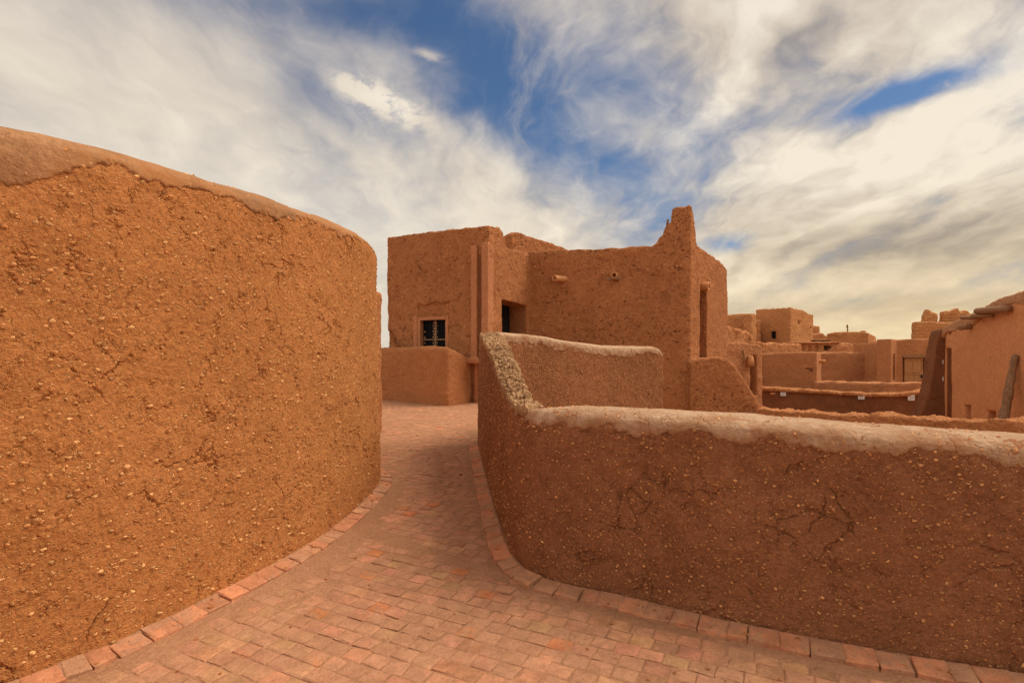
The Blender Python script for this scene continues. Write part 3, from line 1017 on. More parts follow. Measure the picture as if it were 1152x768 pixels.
def crack_cut(p0, p1, pts, w, depth):
    """a ragged fissure through picture points on a wall face"""
    res = []
    q = [plane_pt(p0, p1, *a) for a in pts]
    for (a, b) in zip(q[:-1], q[1:]):
        dx, dz = b[0] - a[0], b[1] - a[1]
        l = math.hypot(dx, dz); nx, nz = -dz / l * w / 2, dx / l * w / 2
        ex, ez = dx / l * 0.01, dz / l * 0.01
        res.append(slab(p0, p1, [(a[0] - nx - ex, a[1] - nz - ez), (a[0] + nx - ex, a[1] + nz - ez), (b[0] + nx + ex, b[1] + nz + ez), (b[0] - nx + ex, b[1] - nz + ez)], depth + 0.1, 0.1))
    return res


def house():
    A, B, C, D, E = (-3.39, 15.0), (-0.57, 13.5), (0.36, 15.25), (4.77, 14.7), (6.99, 17.9)
    F0 = (0.20, 15.52)                                     # left end of the facade
    root = thing('mud_house', 'brown mud house with broken corner tower, grilled window and clay spouts behind the court wall', 'house', (1.8, 15.5, -0.5))
    zb = -2.4
    solids = []
    # left block
    solids.append(wall_slab(A, B, [(436, 268), (450, 265.5), (485, 261), (520, 256.5), (538, 254), (548, 254), (550, 256)], zb, 0.55))
    solids.append(wall_slab(B, C, [(550.5, 254), (556, 254.5), (562, 256), (566, 261), (568, 270), (570, 278), (576, 281), (592, 285)], zb, 0.5, ext1=0.35))
    za = plane_pt(A, B, 480, 268)[1]
    solids.append(prism([(-3.3, 15.15), (-0.65, 13.75), (0.1, 15.1), (0.2, 17.5), (-3.3, 18.0)], zb, 4.05))
    solids.append(wall_slab((-4.3, 17.3), A, [(430, 272)], zb, 0.5) if False else prism([(-3.39, 15.0), (-2.95, 14.9), (-2.7, 18), (-3.15, 18.2)], zb, [4.87, 4.9, 4.9, 4.9]))
    # main facade with its broken corner
    solids.append(wall_slab(F0, D, [(588, 284), (600, 283), (640, 281), (672, 280), (700, 279), (720, 277.5), (733, 276.5), (739, 273), (742, 267), (747, 263), (748, 256), (751, 252), (757, 247.5), (758.5, 240), (759, 234), (766, 233), (774, 231), (776.8, 231)], zb, 0.5))
    solids.append(wall_slab(D, E, [(777.2, 231), (778.5, 236), (780, 246), (781, 256), (782.5, 266), (784, 277), (790, 281), (800, 288), (808, 293), (814, 298), (818, 304)], zb, 0.5))
    solids.append(prism([(0.3, 15.7), (4.7, 15.0), (6.6, 17.8), (6.4, 19.5), (0.3, 19.5)], zb, 3.6))
    solids.append(prism([(6.99, 17.9), (6.6, 17.75), (5.9, 20), (6.3, 20.2)], zb, 4.0))
    # parapet behind, seen over the notch
    Q0, Q1 = (0.0, 17.2), (2.2, 18.2)
    solids.append(wall_slab((0.02, 16.6), (2.3, 18.6), [(576, 264), (580, 261), (586, 262), (596, 266), (610, 270.5), (625, 275.5), (640, 281), (650, 284)], 3.0, 0.45))
    # buttress wall at the corner
    U0, U1 = (4.65, 14.52), (6.75, 14.30)
    solids.append(wall_slab(U0, U1, [(777, 408), (780, 405), (786, 402.5), (795, 404), (803, 402), (812, 402.5), (820, 406), (827, 413), (833, 421), (840, 432), (847, 444), (852, 454), (857, 461), (868, 463)], zb, 0.5))
    cuts = []
    cuts.append(rect_cut(A, B, 472, 358.5, 502.5, 405, 0.22))
    # door recess in the side of the left block
    a = plane_pt(B, C, 565, 337); z1 = a[1]; L_ = math.hypot(C[0] - B[0], C[1] - B[1])
    cuts.append(slab(B, C, [(a[0], 0.2), (a[0], z1), (L_ + 0.12, z1 - 0.03), (L_ + 0.12, 0.2)], 1.35, 0.2))
    # slit opening in the tower side
    cuts.append(rect_cut(D, E, 787.5, 320, 795.5, 403.5, 0.38))
    # fallen plaster over the window
    q = [plane_pt(A, B, *p) for p in ((470, 340), (478, 343), (487, 339), (497, 341), (506, 338), (507, 351), (505, 358), (470, 359))]
    cuts.append(slab(A, B, q, 0.05 + 0.1, 0.1))
    q = [plane_pt(A, B, *p) for p in ((430, 374), (438, 371), (444, 377), (447, 386), (450, 395), (430, 395))]
    cuts.append(slab(A, B, q, 0.25, 0.1))
    cuts += crack_cut(A, B, [(470.5, 342), (466, 352), (464.5, 357)], 0.055, 0.12)
    cuts += crack_cut(A, B, [(465, 366), (459, 374), (454, 383), (449, 391)], 0.045, 0.1)
    cuts += crack_cut(B, C, [(553.5, 292), (554.5, 304), (552.5, 318), (554.0, 322), (551.8, 336), (553.5, 352), (552.5, 362)], 0.04, 0.1)
    cuts += crack_cut(F0, D, [(756, 299.5), (764, 301), (770, 304)], 0.05, 0.08)
    me = adobe_mesh(solids, cuts, voxel=0.025, soft=2, rough=0.035, rscale=1.6, fine=0.009, seed=51, topamp=0.05)
    link('wall', me, M['mud_house'], root)
    # window
    o, d, n, L = frame_of(A, B)
    s0, zt = plane_pt(A, B, 472, 358.5); s1, _ = plane_pt(A, B, 502.5, 358.5)
    z0 = 1.75
    def P(s, z, out): return o + d * s + n * out + Vector((0, 0, z))
    mb = MB()
    mb.box(P(s0 - 0.01, (zt + z0) / 2, -0.06), (0.085, 0.16, zt - z0 + 0.1), d, n)
    mb.box(P(s1 + 0.01, (zt + z0) / 2, -0.06), (0.085, 0.16, zt - z0 + 0.1), d, n)
    mb.box(P((s0 + s1) / 2, zt - 0.005, -0.057), (s1 - s0 - 0.07, 0.155, 0.085), d, n)
    mb.box(P((s0 + s1) / 2, z0 - 0.005, -0.055), (s1 - s0 - 0.07, 0.165, 0.085), d, n)
    mb.box(P(s0 - 0.13, (zt + z0) / 2, -0.03), (0.13, 0.10, zt - z0 + 0.12), d, n)
    win = mb.build('window', M['pink_plaster'], root, 0.012)
    w = s1 - s0 - 0.09
    mb = MB()
    mb.box(P((s0 + s1) / 2, (zt + z0) / 2, -0.17), (w + 0.04, 0.04, zt - z0), d, n)
    for k in range(9):
        mb.box(P(s0 + 0.06 + k * w / 8, (zt + z0) / 2, -0.115), (0.018, 0.018, zt - z0 - 0.05), d, n)
    for k in range(6):
        mb.box(P((s0 + s1) / 2, z0 + 0.1 + k * (zt - z0 - 0.15) / 5, -0.122), (w, 0.012, 0.02), d, n)
    mb.build('grille', M['iron'], win)
    mb = MB()
    for k in range(11):                                     # scroll-like ornament of the grille
        zz = z0 + 0.08 + k * (zt - z0 - 0.2) / 10
        for sgn in (-1, 1):
            mb.box(P((s0 + s1) / 2 + sgn * (0.035 + 0.02 * (k % 2)), zz, -0.10), (0.035, 0.012, 0.045), d, n, Vector((0, 0, 1)) + d * sgn * 0.5)
        if 2 < k < 9 and k % 2:
            mb.box(P(s0 + 0.1, zz, -0.10), (0.028, 0.012, 0.05), d, n)
    mb.box(P((s0 + s1) / 2, (zt + z0) / 2, -0.103), (0.03, 0.008, zt - z0 - 0.1), d, n)
    mb.box(P((s0 + s1) / 2, zt - 0.55, -0.1035), (w - 0.02, 0.008, 0.02), d, n)
    for k in range(12):
        mb.box(P(s0 + 0.09 + k * (w - 0.08) / 11, zt - 0.55, -0.10), (0.035, 0.012, 0.035), d, n, Vector((0, 0, 1)) + d * (0.6 if k % 2 else -0.6))
    mb.build('ornament', M['buff'], win)
    # drain channel by the corner
    sr0, zc = plane_pt(A, B, 531, 277); sr1, _ = plane_pt(A, B, 538, 277); sr2, _ = plane_pt(A, B, 543, 277); sr3, _ = plane_pt(A, B, 550.5, 277)
    zl = 1.62
    # ribs pushed out a little and rounded, dark slot between
    solids = [slab(A, B, [(sr0, zl), (sr0, zc), (sr1, zc), (sr1, zl)], 0.3, 0.075),
              slab(A, B, [(sr2, zl), (sr2, zc + 0.05), (sr3, zc + 0.05), (sr3, zl)], 0.3, 0.075),
              slab(A, B, [(sr0, zl - 0.1), (sr0, zl + 0.03), (sr3, zl + 0.03), (sr3, zl - 0.1)], 0.45, 0.26),
              slab(A, B, [(sr0 + 0.10, zl - 1.2), (sr0 + 0.10, zl - 0.05), (sr0 + 0.19, zl - 0.05), (sr0 + 0.19, zl - 1.2)], 0.25, 0.07)]
    dm = adobe_mesh(solids, (), voxel=0.02, soft=5, rough=0.012, fine=0.004, seed=4)
    dc = link('drain_channel', dm, M['pink_plaster'], root)
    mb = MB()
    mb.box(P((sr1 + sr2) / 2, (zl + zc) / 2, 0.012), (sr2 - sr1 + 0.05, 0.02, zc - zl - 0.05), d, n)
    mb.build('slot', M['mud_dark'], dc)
    # door leaf deep in the recess
    o2, d2, n2, L2 = frame_of(B, C)
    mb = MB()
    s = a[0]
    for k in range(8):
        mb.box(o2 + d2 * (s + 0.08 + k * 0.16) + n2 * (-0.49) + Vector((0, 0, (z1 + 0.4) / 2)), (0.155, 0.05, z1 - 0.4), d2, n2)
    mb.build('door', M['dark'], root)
    # spouts
    o3, d3, n3, L3 = frame_of(F0, D)
    def FP(px, py):
        s, z = plane_pt(F0, D, px, py); return o3 + d3 * s + Vector((0, 0, z))
    spout(root, FP(634.5, 314), (-0.74, -0.68, -0.03), 0.40)
    spout(root, FP(692.5, 310), (-0.33, -0.94, -0.10), 0.26, 0.08)
    mb = MB()
    mb.tube([FP(695, 313.5) + n3 * 0.02, FP(690, 314) + n3 * 0.14, FP(682, 315.5) + n3 * 0.20], [0.06, 0.05, 0.02], 8, wob=0.2)
    mb.build('splinter', M['log'], root, 0, True)
    o4, d4, n4, L4 = frame_of(D, E)
    s, z = plane_pt(D, E, 791.5, 322)
    spout(root, o4 + d4 * s + Vector((0, 0, z)), n4 + Vector((0, 0, -0.12)), 0.16, 0.12)
    # twig standing on the broken corner
    mb = MB(); p = FP(751.5, 249); mb.tube([p - n3 * 0.2 - Vector((0, 0, 0.1)), p - n3 * 0.2 + Vector((0.02, 0, 0.1))], 0.035, 6, wob=0.2)
    mb.build('twig', M['log'], root, 0, True)


house()

# ------------------------------------------------------------------ rough low wall beyond the near parapet
W0, W1 = (6.35, 14.35), (9.6, 8.4)
top = [(850, 458), (858, 459), (870, 461.5), (880, 460.5), (893, 463.5), (905, 462), (920, 465), (935, 465.5), (950, 467), (963, 465.5), (978, 466.5), (990, 464.5), (1004, 467), (1020, 468.5), (1040, 470), (1065, 471), (1085, 472), (1104, 473), (1125, 473), (1140, 472), (1152, 474), (1170, 477)]
me = adobe_mesh([wall_slab(W0, W1, top, -2.3, 0.45)], voxel=0.035, soft=3, rough=0.045, rscale=3.0, fine=0.03, seed=77, topamp=0.07)
o = link('mud_wall', me, M['mud_rough'])
tag(o, 'knee high crumbling mud wall running just beyond the pale parapet top', 'wall')

# ------------------------------------------------------------------ wall that carries the three white plates
V0, V1 = (8.9, 20.2), (14.6, 19.4)
top = [(845, 435), (858, 436), (880, 437.5), (900, 438.2), (925, 440), (950, 441.5), (975, 442.8), (1000, 443.3), (1020, 442.5), (1036, 440.5), (1048, 437), (1056, 435)]
me = adobe_mesh([wall_slab(V0, V1, top, -2.3, 0.4)], voxel=0.06, soft=3, rough=0.03, seed=81)
o = thing('garden_wall', 'dark brown wall in shade carrying three small white plates, with a rough straw topped edge', 'wall', (11.8, 19.9, -1.7))
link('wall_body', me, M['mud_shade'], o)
pts = [plane_pt(V0, V1, a, b) for a, b in top]
me = adobe_mesh([slab(V0, V1, [(s, z + 0.03) for s, z in pts] + [(s, z - 0.10) for s, z in pts[::-1]], 0.62, 0.11)], voxel=0.045, soft=2, rough=0.05, rscale=3.5, fine=0.03, seed=83, topamp=0.05)
link('coping', me, M['mud_rough'], o)
mb = MB(); s, z = plane_pt(V0, V1, 868.5, 440.5); oo, d, n, L = frame_of(V0, V1)
mb.box(oo + d * s + n * 0.03 + Vector((0, 0, z - 0.06)), (0.17, 0.12, 0.07), d, n)
mb.build('brick', M['clay'], o, 0.008)
SIGN = ['left white plate on the dark wall, just right of the jutting clay brick', 'middle white plate on the dark wall, below the big shaded wall', 'right white plate on the dark wall, larger and below the wooden door']
for (px, py, w, h), lab in zip(((880, 443, 0.19, 0.13), (967.5, 447, 0.21, 0.12), (1023.5, 447, 0.22, 0.20)), SIGN):
    s, z = plane_pt(V0, V1, px, py)
    c = oo + d * s + n * 0.09 + Vector((0, 0, z))
    root = thing('sign', lab, 'sign', c, 'white plates on the shaded wall')
    mb = MB(); mb.box(c, (w, 0.02, h), d, n); mb.build('plate', M['white'], root, 0.003)
    mb = MB()
    for k in range(3):
        mb.box(c + n * 0.012 + Vector((0, 0, (k - 1) * h * 0.24)), (w * (0.7 - 0.12 * (k % 2)), 0.004, h * 0.06), d, n)
    mb.build('lettering', M['ink'], root)

# ledge above it
me = adobe_mesh([wall_slab((11.6, 21.6), (15.9, 21.2), [(920, 429), (940, 428.5), (965, 429.5), (990, 430), (1015, 430.5), (1035, 430), (1050, 431.5)], -2, 0.5)], voxel=0.06, soft=3, rough=0.04, fine=0.03, seed=91, topamp=0.05)
o = link('terrace_wall', me, M['mud_smooth'])
tag(o, 'narrow mud ledge behind the plated wall, at the foot of the wooden door', 'wall')

# ------------------------------------------------------------------ small house with the tall slit and clay spout
K0, K1 = (6.95, 17.95), (8.50, 18.7)
solids = [wall_slab(K0, K1, [(816, 383), (826, 386), (838, 385), (848, 387), (856, 388), (858, 390)], -2.3, 0.45),
          prism([(6.9, 18.1), (8.5, 18.7), (8.2, 21), (6.8, 21)], -2.3, 1.9)]
me = adobe_mesh(solids, [rect_cut(K0, K1, 844, 400, 851.5, 446, 0.35)], voxel=0.04, soft=2, rough=0.03, fine=0.012, seed=61, topamp=0.06)
root = thing('mud_house', 'small flat topped mud house with a tall dark slit, beside the corner tower', 'house', (7.7, 18.4, -1.7))
link('wall', me, M['mud_smooth'], root)
oo, d, n, L = frame_of(K0, K1)
s, z = plane_pt(K0, K1, 841.5, 411)
mb = MB(); c = oo + d * s + n * 0.10
mb.tube([c + Vector((0, 0, z - 0.02)), c + Vector((0, 0, z + 0.16)), c + Vector((0, 0, z + 0.3)), c + Vector((0, 0, z + 0.32))], [0.125, 0.11, 0.085, 0.05], 14)
mb.build('clay_pot', M['clay'], root, 0, True)
s, z = plane_pt(K0, K1, 835.5, 398)
mb = MB(); c = oo + d * s + n * 0.035
mb.tube([c + Vector((0.0, 0, z + 0.12)), c + Vector((0.03, 0, z - 0.12)), c + Vector((0.0, 0, z - 0.32))], [0.03, 0.022, 0.012], 8, wob=0.3)
mb.build('root_stub', M['beam'], root, 0, True)

# boxy building
b0, b1, b2 = (10.42, 23.2), (12.17, 22.0), (13.0, 23.25)
solids = [wall_slab(b0, b1, [(858, 397.5), (880, 396.5), (900, 396), (919, 396)], -2.3, 0.4, ext0=0.5), wall_slab(b1, b2, [(919, 396), (922, 396.5), (924, 398)], -2.3, 0.4),
          prism([(10.3, 23.4), (12.15, 22.15), (12.9, 23.3), (11.2, 24.6)], -2.3, 1.8)]
me = adobe_mesh(solids, (), voxel=0.05, soft=2, rough=0.025, seed=63, fine=0.01)
root = thing('mud_house', 'plain boxy mud house with one bright side and a short spout, above the plated wall', 'house', (11.5, 23, -1.7))
link('wall', me, M['mud_smooth'], root)
spout(root, (12.85, 22.95, 1.55), (0.85, -0.5, -0.1), 0.18, 0.075)
spout(root, (10.35, 23.2, 0.85), (0.5, -0.86, -0.1), 0.25, 0.07)
mb = MB()
for k in range(7):
    s, z = plane_pt(b0, b1, 911 + random.uniform(-3, 3), 417 + random.uniform(-3, 3)); q0, dd_, nn_, _ = frame_of(b0, b1)
    stone(mb, q0 + dd_ * s + Vector((0, 0, z)), (0.09, 0.05, 0.09), dd_, (0, 0, 1))
mb.build('plaster_scar', M['mud_dark'], root)

# large shaded wall in the middle distance
g0, g1 = (14.4, 26.5), (18.6, 26.0)
solids = [wall_slab(g0, g1, [(918, 397), (930, 396.5), (950, 396), (970, 396.5), (990, 395), (1004, 395)], -2, 0.45)]
me = adobe_mesh(solids, (), voxel=0.06, soft=2, rough=0.05, rscale=1.5, fine=0.02, seed=65, topamp=0.06)
root = thing('mud_wall', 'wide shaded mud wall between the boxy house and the door house', 'wall', (16.5, 26.2, -1.7))
link('wall_body', me, M['mud_smooth'], root)
mb = MB(); c = at(998, 399, 25.6)
mb.box(c, (0.42, 0.5, 0.05), (1, 0, 0.25), (0, 1, 0.1)); mb.box(c + Vector((0.1, 0.1, -0.1)), (0.1, 0.6, 0.12))
mb.build('awning', M['sheet'], root, 0.01)

# house with the wooden door
h0, h1 = (17.05, 24.5), (19.0, 24.2)
solids = [wall_slab(h0, h1, [(1007, 382), (1030, 381), (1052, 381)], -2, 0.5, ext1=0.4), prism([(16.9, 24.95), (19.5, 24.7), (19.5, 27), (16.7, 27)], -2, 2.4),
          prism([(16.46, 23.95), (17.08, 24.48), (16.9, 24.95), (16.2, 24.5)], -2, 2.52)]
cuts = [rect_cut(h0, h1, 1016, 401, 1041, 434, 0.2)]
me = adobe_mesh(solids, cuts, voxel=0.04, soft=2, rough=0.02, fine=0.008, seed=67)
root = thing('mud_house', 'square mud house with a panelled wooden door below the ruined battlements', 'house', (18, 24.5, -1.7))
link('wall', me, M['mud_smooth'], root)
oo, d, n, L = frame_of(h0, h1)
s0, zt = plane_pt(h0, h1, 1018.5, 402.5); s1, _ = plane_pt(h0, h1, 1039.5, 402.5); z0 = -0.35
def DP(s, z, out): return oo + d * s + n * out + Vector((0, 0, z))
mb = MB(); w = s1 - s0
for k in range(2):
    mb.box(DP(s0 + w * (0.25 + 0.5 * k), (zt + z0) / 2, -0.12), (w / 2 - 0.012, 0.05, zt - z0), d, n)
door = mb.build('door', M['door'], root, 0.006)
mb = MB()
zm = zt - 0.62
for s in (s0 + 0.03, s0 + w * 0.5, s1 - 0.03):
    mb.box(DP(s, (zt + zm) / 2, -0.085), (0.045, 0.03, zt - zm), d, n)
for z in (zt - 0.04, zm - 0.0, zm - 0.10, zm - 0.36):
    mb.box(DP((s0 + s1) / 2, z, -0.075), (w, 0.03, 0.06), d, n)
mb.build('moulding', M['door'], door, 0.005)
mb = MB(); mb.box(DP(s1 - 0.06, zm - 0.2, -0.06), (0.05, 0.06, 0.14), d, n); mb.build('lock', M['iron'], door, 0.006)
mb = MB(); mb.box(DP((s0 + s1) / 2, zt + 0.06, 0.0), (w + 0.25, 0.12, 0.10), d, n); mb.build('lintel', M['beam'], root, 0.01)
mb = MB(); p0 = at(1005, 412, 24.22); mb.box(p0, (0.07, 0.10, 1.15), (0.76, 0.65, 0), (-0.65, 0.76, 0)); mb.build('niche_shade', M['mud_dark'], root)  # dark strip on the face, painted shade in place of a cut recess

# ------------------------------------------------------------------ ruined battlements behind
r0, r1 = (24.5, 33.5), (28.5, 32.5)
solids = [wall_slab(r0, r1, [(1030, 362), (1048, 361.5), (1062, 362), (1085, 362), (1100, 364)], -2, 0.6)]
r2, r3 = (25.3, 34.2), (29.5, 33.6)
solids.append(wall_slab(r2, r3, [(1041, 355), (1042, 352), (1044.5, 347), (1050, 350), (1055, 353.5), (1056, 372)], -2, 0.5))
solids.append(wall_slab(r2, r3, [(1061, 362), (1062, 350), (1066, 349.5), (1071, 350), (1075, 347), (1079, 346), (1081, 351), (1081, 366)], -2, 0.5))
solids.append(wall_slab(r2, r3, [(1082, 356), (1084, 350), (1087, 348), (1091, 350), (1093, 354), (1094, 370)], -2, 0.5))
solids.append(wall_slab(r2, r3, [(1040, 362), (1100, 362)], -2, 0.9, -0.1))
me = adobe_mesh(solids, (), voxel=0.07, soft=1, rough=0.06, fine=0.03, seed=69)
o = link('ruined_tower', me, M['mud_block'])
tag(o, 'ruined mud tower with broken battlements rising behind the wooden door house', 'ruin')

# ------------------------------------------------------------------ long building on the right
def right_building():
    T0, T1 = (13.25, 16.9), (11.35, 11.6)
    root = thing('long_house', 'long orange mud house with log beams under its plaster roof', 'house', (12.5, 14.5, -1.7))
    # plane_pt works on the line from far end to near end
    top = [(1060, 371), (1066, 367), (1075, 362), (1085, 358), (1095, 354), (1105, 348.5), (1112, 344.5), (1122, 339), (1132, 334.5), (1142, 331.5), (1152, 329), (1165, 325.5)]
    pts = [plane_pt(T0, T1, a, b) for a, b in top]
    zl = -2.4
    face = [(pts[0][0], zl)] + pts + [(pts[-1][0] + 0.6, pts[-1][1])] + [(pts[-1][0] + 0.6, zl)]
    solids = [slab(T0, T1, face, 0.5, 0.0)]
    o, d, n, L = frame_of(T0, T1)
    # domed roof behind
    solids.append(slab(T0, T1, [(s, z + 0.05) for s, z in [(pts[0][0] + 0.1, zl)] + pts[1:] + [(pts[-1][0] + 0.6, pts[-1][1]), (pts[-1][0] + 0.6, zl)]], 3.0, -0.25))
    # end wall, tapering buttress turned to the viewer
    Z0, Z1 = (12.3, 17.15), (13.5, 16.95)
    buttress = [plane_pt(Z0, Z1, a, b) for a, b in ((1033, 470), (1040, 452), (1045, 436), (1048, 415), (1051, 395), (1054, 378), (1057, 371), (1061, 369), (1064, 372))]
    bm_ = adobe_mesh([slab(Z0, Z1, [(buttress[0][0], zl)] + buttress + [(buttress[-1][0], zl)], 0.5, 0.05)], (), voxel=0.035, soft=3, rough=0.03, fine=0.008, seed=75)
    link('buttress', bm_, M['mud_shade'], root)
    cuts = [rect_cut(T0, T1, 1063.5, 392, 1070, 475, 1.0), rect_cut(T0, T1, 1085, 455, 1092, 476, 0.3), rect_cut(T0, T1, 1110.5, 461, 1120, 476, 0.3),
            rect_cut(T0, T1, 1059.3, 376, 1062.3, 480, 0.3)]
    for (a, b, w_, h_) in ((1068, 374, 3, 4), (1086.5, 368, 2, 5)):
        cuts.append(rect_cut(T0, T1, a - w_ / 2, b - h_ / 2, a + w_ / 2, b + h_ / 2, 0.15))
    me = adobe_mesh(solids, cuts, voxel=0.035, soft=3, rough=0.03, rscale=1.4, fine=0.006, seed=71)
    link('wall', me, M['mud_long'], root)
    # plaster crown
    crown = slab(T0, T1, [(s, z - 0.24 + 0.06 * math.sin(s * 5.1)) for s, z in pts] + [(pts[-1][0] + 0.6, pts[-1][1] - 0.17), (pts[-1][0] + 0.6, pts[-1][1] + 0.07)] + [(s, z + 0.04) for s, z in pts[::-1]], 1.2, 0.04)
    cm = adobe_mesh([crown], (), voxel=0.035, soft=9, rough=0.05, rscale=2.2, fine=0.01, seed=73)
    link('roof', cm, M['plaster_roof'], root)
    def RP(px, py, out=0.0):
        s, z = plane_pt(T0, T1, px, py); return o + d * s + n * out + Vector((0, 0, z))
    for (xa, ya, xb, yb, r) in ((1095, 357, 1109, 356.5, 0.055), (1108, 355.5, 1122, 354, 0.065), (1113, 349.5, 1141, 347, 0.085)):
        a = RP(xa, ya, 0.26); b = RP(xb, yb, 0.10)
        mb = MB(); mb.tube([a + (b - a) * t for t in (0, 0.25, 0.5, 0.75, 1)], [r * 0.95, r, r * 1.05, r, r * 0.95], 12, wob=0.05)
        mb.build('beam', M['beam'], root, 0, True)
    a = RP(1093, 367.5, -0.1)
    mb = MB(); mb.tube([a, a + n * 0.22, a + n * 0.38 + Vector((0, 0, -0.02))], [0.07, 0.075, 0.07], 10, wob=0.08); mb.build('beam', M['beam'], root, 0, True)
    for px, py in ((1061, 407), (1061, 426)):
        mb = MB(); mb.box(RP(px + 0.6, py, 0.02), (0.05, 0.02, 0.12), d, n); mb.build('tag', M['white'], root)
    s0, z1 = plane_pt(T0, T1, 1063.8, 394)
    s1, z0 = plane_pt(T0, T1, 1069.8, 475)
    mb = MB(); mb.box(o + d * (s0 + s1) / 2 - n * 0.07 + Vector((0, 0, (z0 + z1) / 2)), (s1 - s0 + 0.04, 0.04, z1 - z0), d, n); mb.build('slit_shade', M['mud_dark'], root)  # dark panel added in the slit, standing in for the shade inside
    # leaning trunk
    tr = MB()
    yb = RP(1142, 400).y
    p1 = at(1142, 400, yb - 0.12); p0 = at(1129.5, 470, yb - 0.22)
    P = []
    for k in range(12):
        t = k / 11
        P.append(p0 + (p1 - p0) * t + Vector((0.012 * math.sin(k * 1.1) + random.uniform(-0.006, 0.006), 0.01 * math.cos(k * 0.9), 0)))
    p_low = p0 + (p0 - p1) * 0.9
    tr.tube([p_low] + P + [P[-1] + Vector((0, 0, 0.03))], [0.11] + [0.10 - 0.003 * k + random.uniform(-0.008, 0.010) for k in range(12)] + [0.03], 14, wob=0.10)
    t = tr.build('log', M['log'], None, 0, True)
    tag(t, 'gnarled grey brown log leaning upright against the long orange house', 'log')


M['plaster_roof'] = mud('roof_plaster', (0.43, 0.215, 0.11), (0.51, 0.27, 0.145), lump=0.02, grain=0.006, crack=0.01, cscale=2.0, k=0.6, nick=0.01)
M['mud_long'] = mud('long_house_mud', (0.56, 0.245, 0.105), (0.63, 0.285, 0.125), lump=0.016, grain=0.006, k=0.4, crack=0.01, cscale=1.0)
right_building()

# ------------------------------------------------------------------ far houses
def far_block():
    c = (20.2, 40.0); a = (18.55, 42.15); b = (23.0, 42.1)
    root = thing('mud_house', 'far two storey mud brick block with a small dark window and one sunlit side', 'house', (20.8, 41.5, -1.7))
    solids = [wall_slab(a, c, [(850, 348.5), (860, 347.5), (875, 347), (889, 346)], -2, 0.5), wall_slab(c, b, [(889, 346), (895, 347), (905, 349.5), (910, 352.5), (915, 354)], -2, 0.5),
              prism([a, c, b, (21.4, 44.2)], -2, 4.9)]
    cuts = [rect_cut(a, c, 867.5, 372.5, 873.5, 381, 0.25), rect_cut(c, b, 898, 360.5, 900, 365, 0.25), rect_cut(c, b, 911, 367, 912.5, 370, 0.25), rect_cut(c, b, 893, 360, 894, 362, 0.2)]
    me = adobe_mesh(solids, cuts, voxel=0.06, soft=1, rough=0.05, rscale=1.2, fine=0.02, seed=101, topamp=0.08)
    link('wall', me, M['mud_block'], root)
    o, d, n, L = frame_of(a, c)
    s0, z1 = plane_pt(a, c, 867.5, 372.5); s1, z0 = plane_pt(a, c, 873.5, 381)
    mb = MB()
    for s in (s0 - 0.06, s1 + 0.06): mb.box(o + d * s + n * 0.02 + Vector((0, 0, (z0 + z1) / 2)), (0.12, 0.1, z1 - z0 + 0.24), d, n)
    for z in (z0 - 0.06, z1 + 0.06): mb.box(o + d * (s0 + s1) / 2 + n * 0.022 + Vector((0, 0, z)), (s1 - s0, 0.1, 0.12), d, n)
    w = mb.build('window', M['mud_smooth'], root)
    mb = MB(); mb.box(o + d * (s0 + s1) / 2 - n * 0.12 + Vector((0, 0, (z0 + z1) / 2)), (s1 - s0, 0.03, z1 - z0), d, n); mb.build('pane', M['iron'], w)


far_block()

# its lower wing to the left
me = adobe_mesh([wall_slab((15.2, 40.5), (18.4, 40.5), [(808, 354), (830, 353), (845, 352.5)], -2, 0.5), wall_slab((18.0, 40.0), (18.75, 40.6), [(845.5, 352.5), (851, 353)], -2, 0.6), prism([(15, 41), (18.4, 40.8), (18.4, 44), (15, 44)], -2, 4.6)],
                voxel=0.08, soft=1, rough=0.05, fine=0.03, seed=105)
o = link('mud_house', me, M['mud_block'])
tag(o, 'far mud house joined to the left of the two storey block, beside the corner tower', 'house')

me = adobe_mesh([wall_slab((11.5, 31.0), (14.8, 33.2), [(808, 366), (818, 366.5), (826, 368), (834, 371), (841, 373), (846, 378), (848, 384)], -2, 0.7)], voxel=0.07, soft=2, rough=0.12, rscale=1.4, fine=0.07, seed=107, topamp=0.15)
o = link('crumbling_wall', me, M['mud_rough'])
tag(o, 'bright orange eroded wall with lumpy top right of the corner tower', 'wall')

def lumpy(name, label, p0, p1, top, t, seed, mat='mud_rough', zb=-2.2, voxel=0.07, rough=0.08, cuts=()):
    me = adobe_mesh([wall_slab(p0, p1, top, zb, t)], cuts, voxel=voxel, soft=2, rough=rough, rscale=1.6, fine=0.04, seed=seed, topamp=0.10)
    o = link(name, me, M[mat])
    tag(o, label, 'wall')
    return o


lumpy('crumbling_wall', 'row of eroded mud stubs along the roof edge behind the boxy house', (12.9, 28.6), (16.0, 29.6), [(857, 384), (864, 386), (872, 385), (880, 387), (886, 385.5), (893, 387), (902, 386)], 0.5, 111)

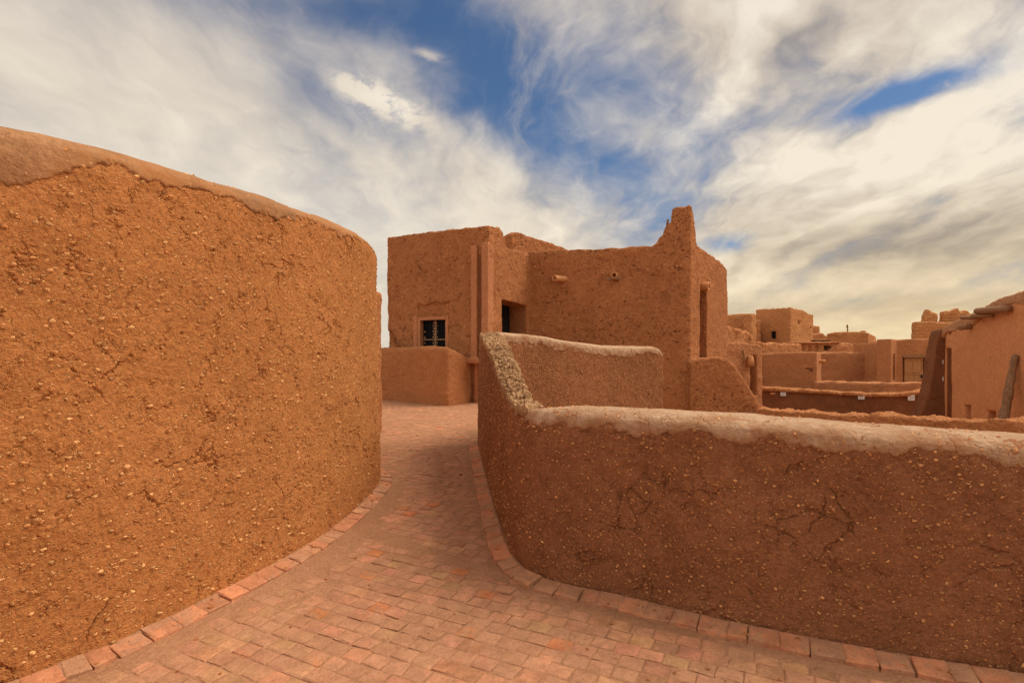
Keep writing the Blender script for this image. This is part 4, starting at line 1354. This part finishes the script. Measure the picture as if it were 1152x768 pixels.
def holed_house():
    p0, p1 = (16.0, 30.8), (20.3, 31.6)
    root = thing('mud_house', 'long low ruined mud house with a dark hole broken through its wall', 'house', (18, 31.5, -1.7))
    tri = [plane_pt(p0, p1, *q) for q in ((925.5, 388.5), (937.5, 388.8), (935, 391.5), (932, 395), (928.5, 393.5))]
    cuts = [slab(p0, p1, tri, 0.9, 0.2)]
    for px in (904, 911, 919):
        cuts.append(rect_cut(p0, p1, px - 1.8, 388, px + 1.8, 398, 0.12))
    solids = [wall_slab(p0, p1, [(899, 386), (905, 385.3), (925, 385.5), (945, 385), (958, 386), (964, 388.5), (968, 391), (972, 396)], -2, 0.5),
              prism([(16.4, 32.6), (20.0, 33.2), (20, 36), (16.4, 36)], -2, 2.2)]
    me = adobe_mesh(solids, cuts, voxel=0.05, soft=1, rough=0.05, fine=0.03, seed=113)
    link('wall', me, M['mud_far'], root)
    sl = slab(p0, p1, [plane_pt(p0, p1, *q) for q in ((898, 384.2), (925, 384.2), (944, 384), (944, 386), (898, 386.5))], 1.2, 0.15)
    link('roof', adobe_mesh([sl], (), voxel=0.05, soft=1, rough=0.03, seed=115), M['mud_rough'], root)
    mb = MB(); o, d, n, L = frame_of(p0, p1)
    s, z = plane_pt(p0, p1, 932, 391); mb.box(o + d * s - n * 0.6 + Vector((0, 0, z)), (1.2, 0.05, 0.9), d, n); mb.build('hole_shade', M['dark'], root)  # dark sheet behind the hole, standing in for the shade inside


holed_house()


def pipe_house():
    c = (26.9, 41.5); a = (23.9, 42.2); b = (28.4, 42.9)
    a = (23.6, 41.9)
    root = thing('mud_house', 'far plain mud house with a thin chimney pipe standing on its flat roof', 'house', (26, 43, -1.7))
    solids = [wall_slab(a, c, [(933, 375), (940, 373.5), (955, 373), (968, 373), (977, 374)], -2, 0.5), wall_slab(c, b, [(977, 374), (981, 376), (985.5, 378.5), (986, 384)], -2, 0.5),
              prism([a, c, b, (27, 46), (24, 46)], -2, 3.2)]
    me = adobe_mesh(solids, (), voxel=0.07, soft=1, rough=0.04, fine=0.02, seed=121)
    link('wall', me, M['mud_block'], root)
    p = at(953.5, 374, 42.3)
    mb = MB(); mb.tube([p - Vector((0, 0, 0.5)), p + Vector((0, 0, 0.5)), p + Vector((-0.03, 0, 0.62))], 0.045, 8)
    mb.tube([p + Vector((0.0, 0, 0.35)), p + Vector((-0.12, 0, 0.5))], 0.03, 6)
    mb.build('chimney', M['log'], root)
    mb = MB(); q = at(971, 373.3, 42.3); stone(mb, q, (0.35, 0.3, 0.2), (1, 0, 0), (0, 0, 1)); mb.build('roof_stone', M['mud_block'], root)


pipe_house()

BITS = [
    ('mud_house', 'farthest small square mud turret right of the two storey block', (26.6, 50), (29.0, 50), [(907, 367), (915, 366.5), (923, 366.8)], 2.0, 131, 'mud_block', 'house'),
    ('crumbling_wall', 'low stepped mud wall at the foot of the far square turret', (26.2, 47.5), (29.3, 47), [(908, 376.5), (918, 375.5), (926, 374.5), (929, 377.5), (936, 378)], 1.0, 133, 'mud_far', 'wall'),
    ('mud_wall', 'distant pale brown wall right of the house with the chimney pipe', (25.6, 38.5), (29.2, 38.0), [(983, 383), (992, 383.5), (1000, 383), (1012, 384)], 0.8, 135, 'mud_far', 'wall'),
    ('mud_wall', 'eroded lower wall below the house with the chimney pipe', (21.6, 34.5), (25.2, 34.0), [(964, 391), (972, 393.5), (980, 394), (990, 393), (1003, 392)], 0.8, 137, 'mud_far', 'wall'),
]
for nm, lab, p0, p1, top, t, sd_, mt, cat in BITS:
    me = adobe_mesh([wall_slab(p0, p1, top, -2.5, t)], (), voxel=0.09, soft=1, rough=0.06, rscale=1.2, fine=0.03, seed=sd_, topamp=0.08)
    tag(link(nm, me, M[mt]), lab, cat)
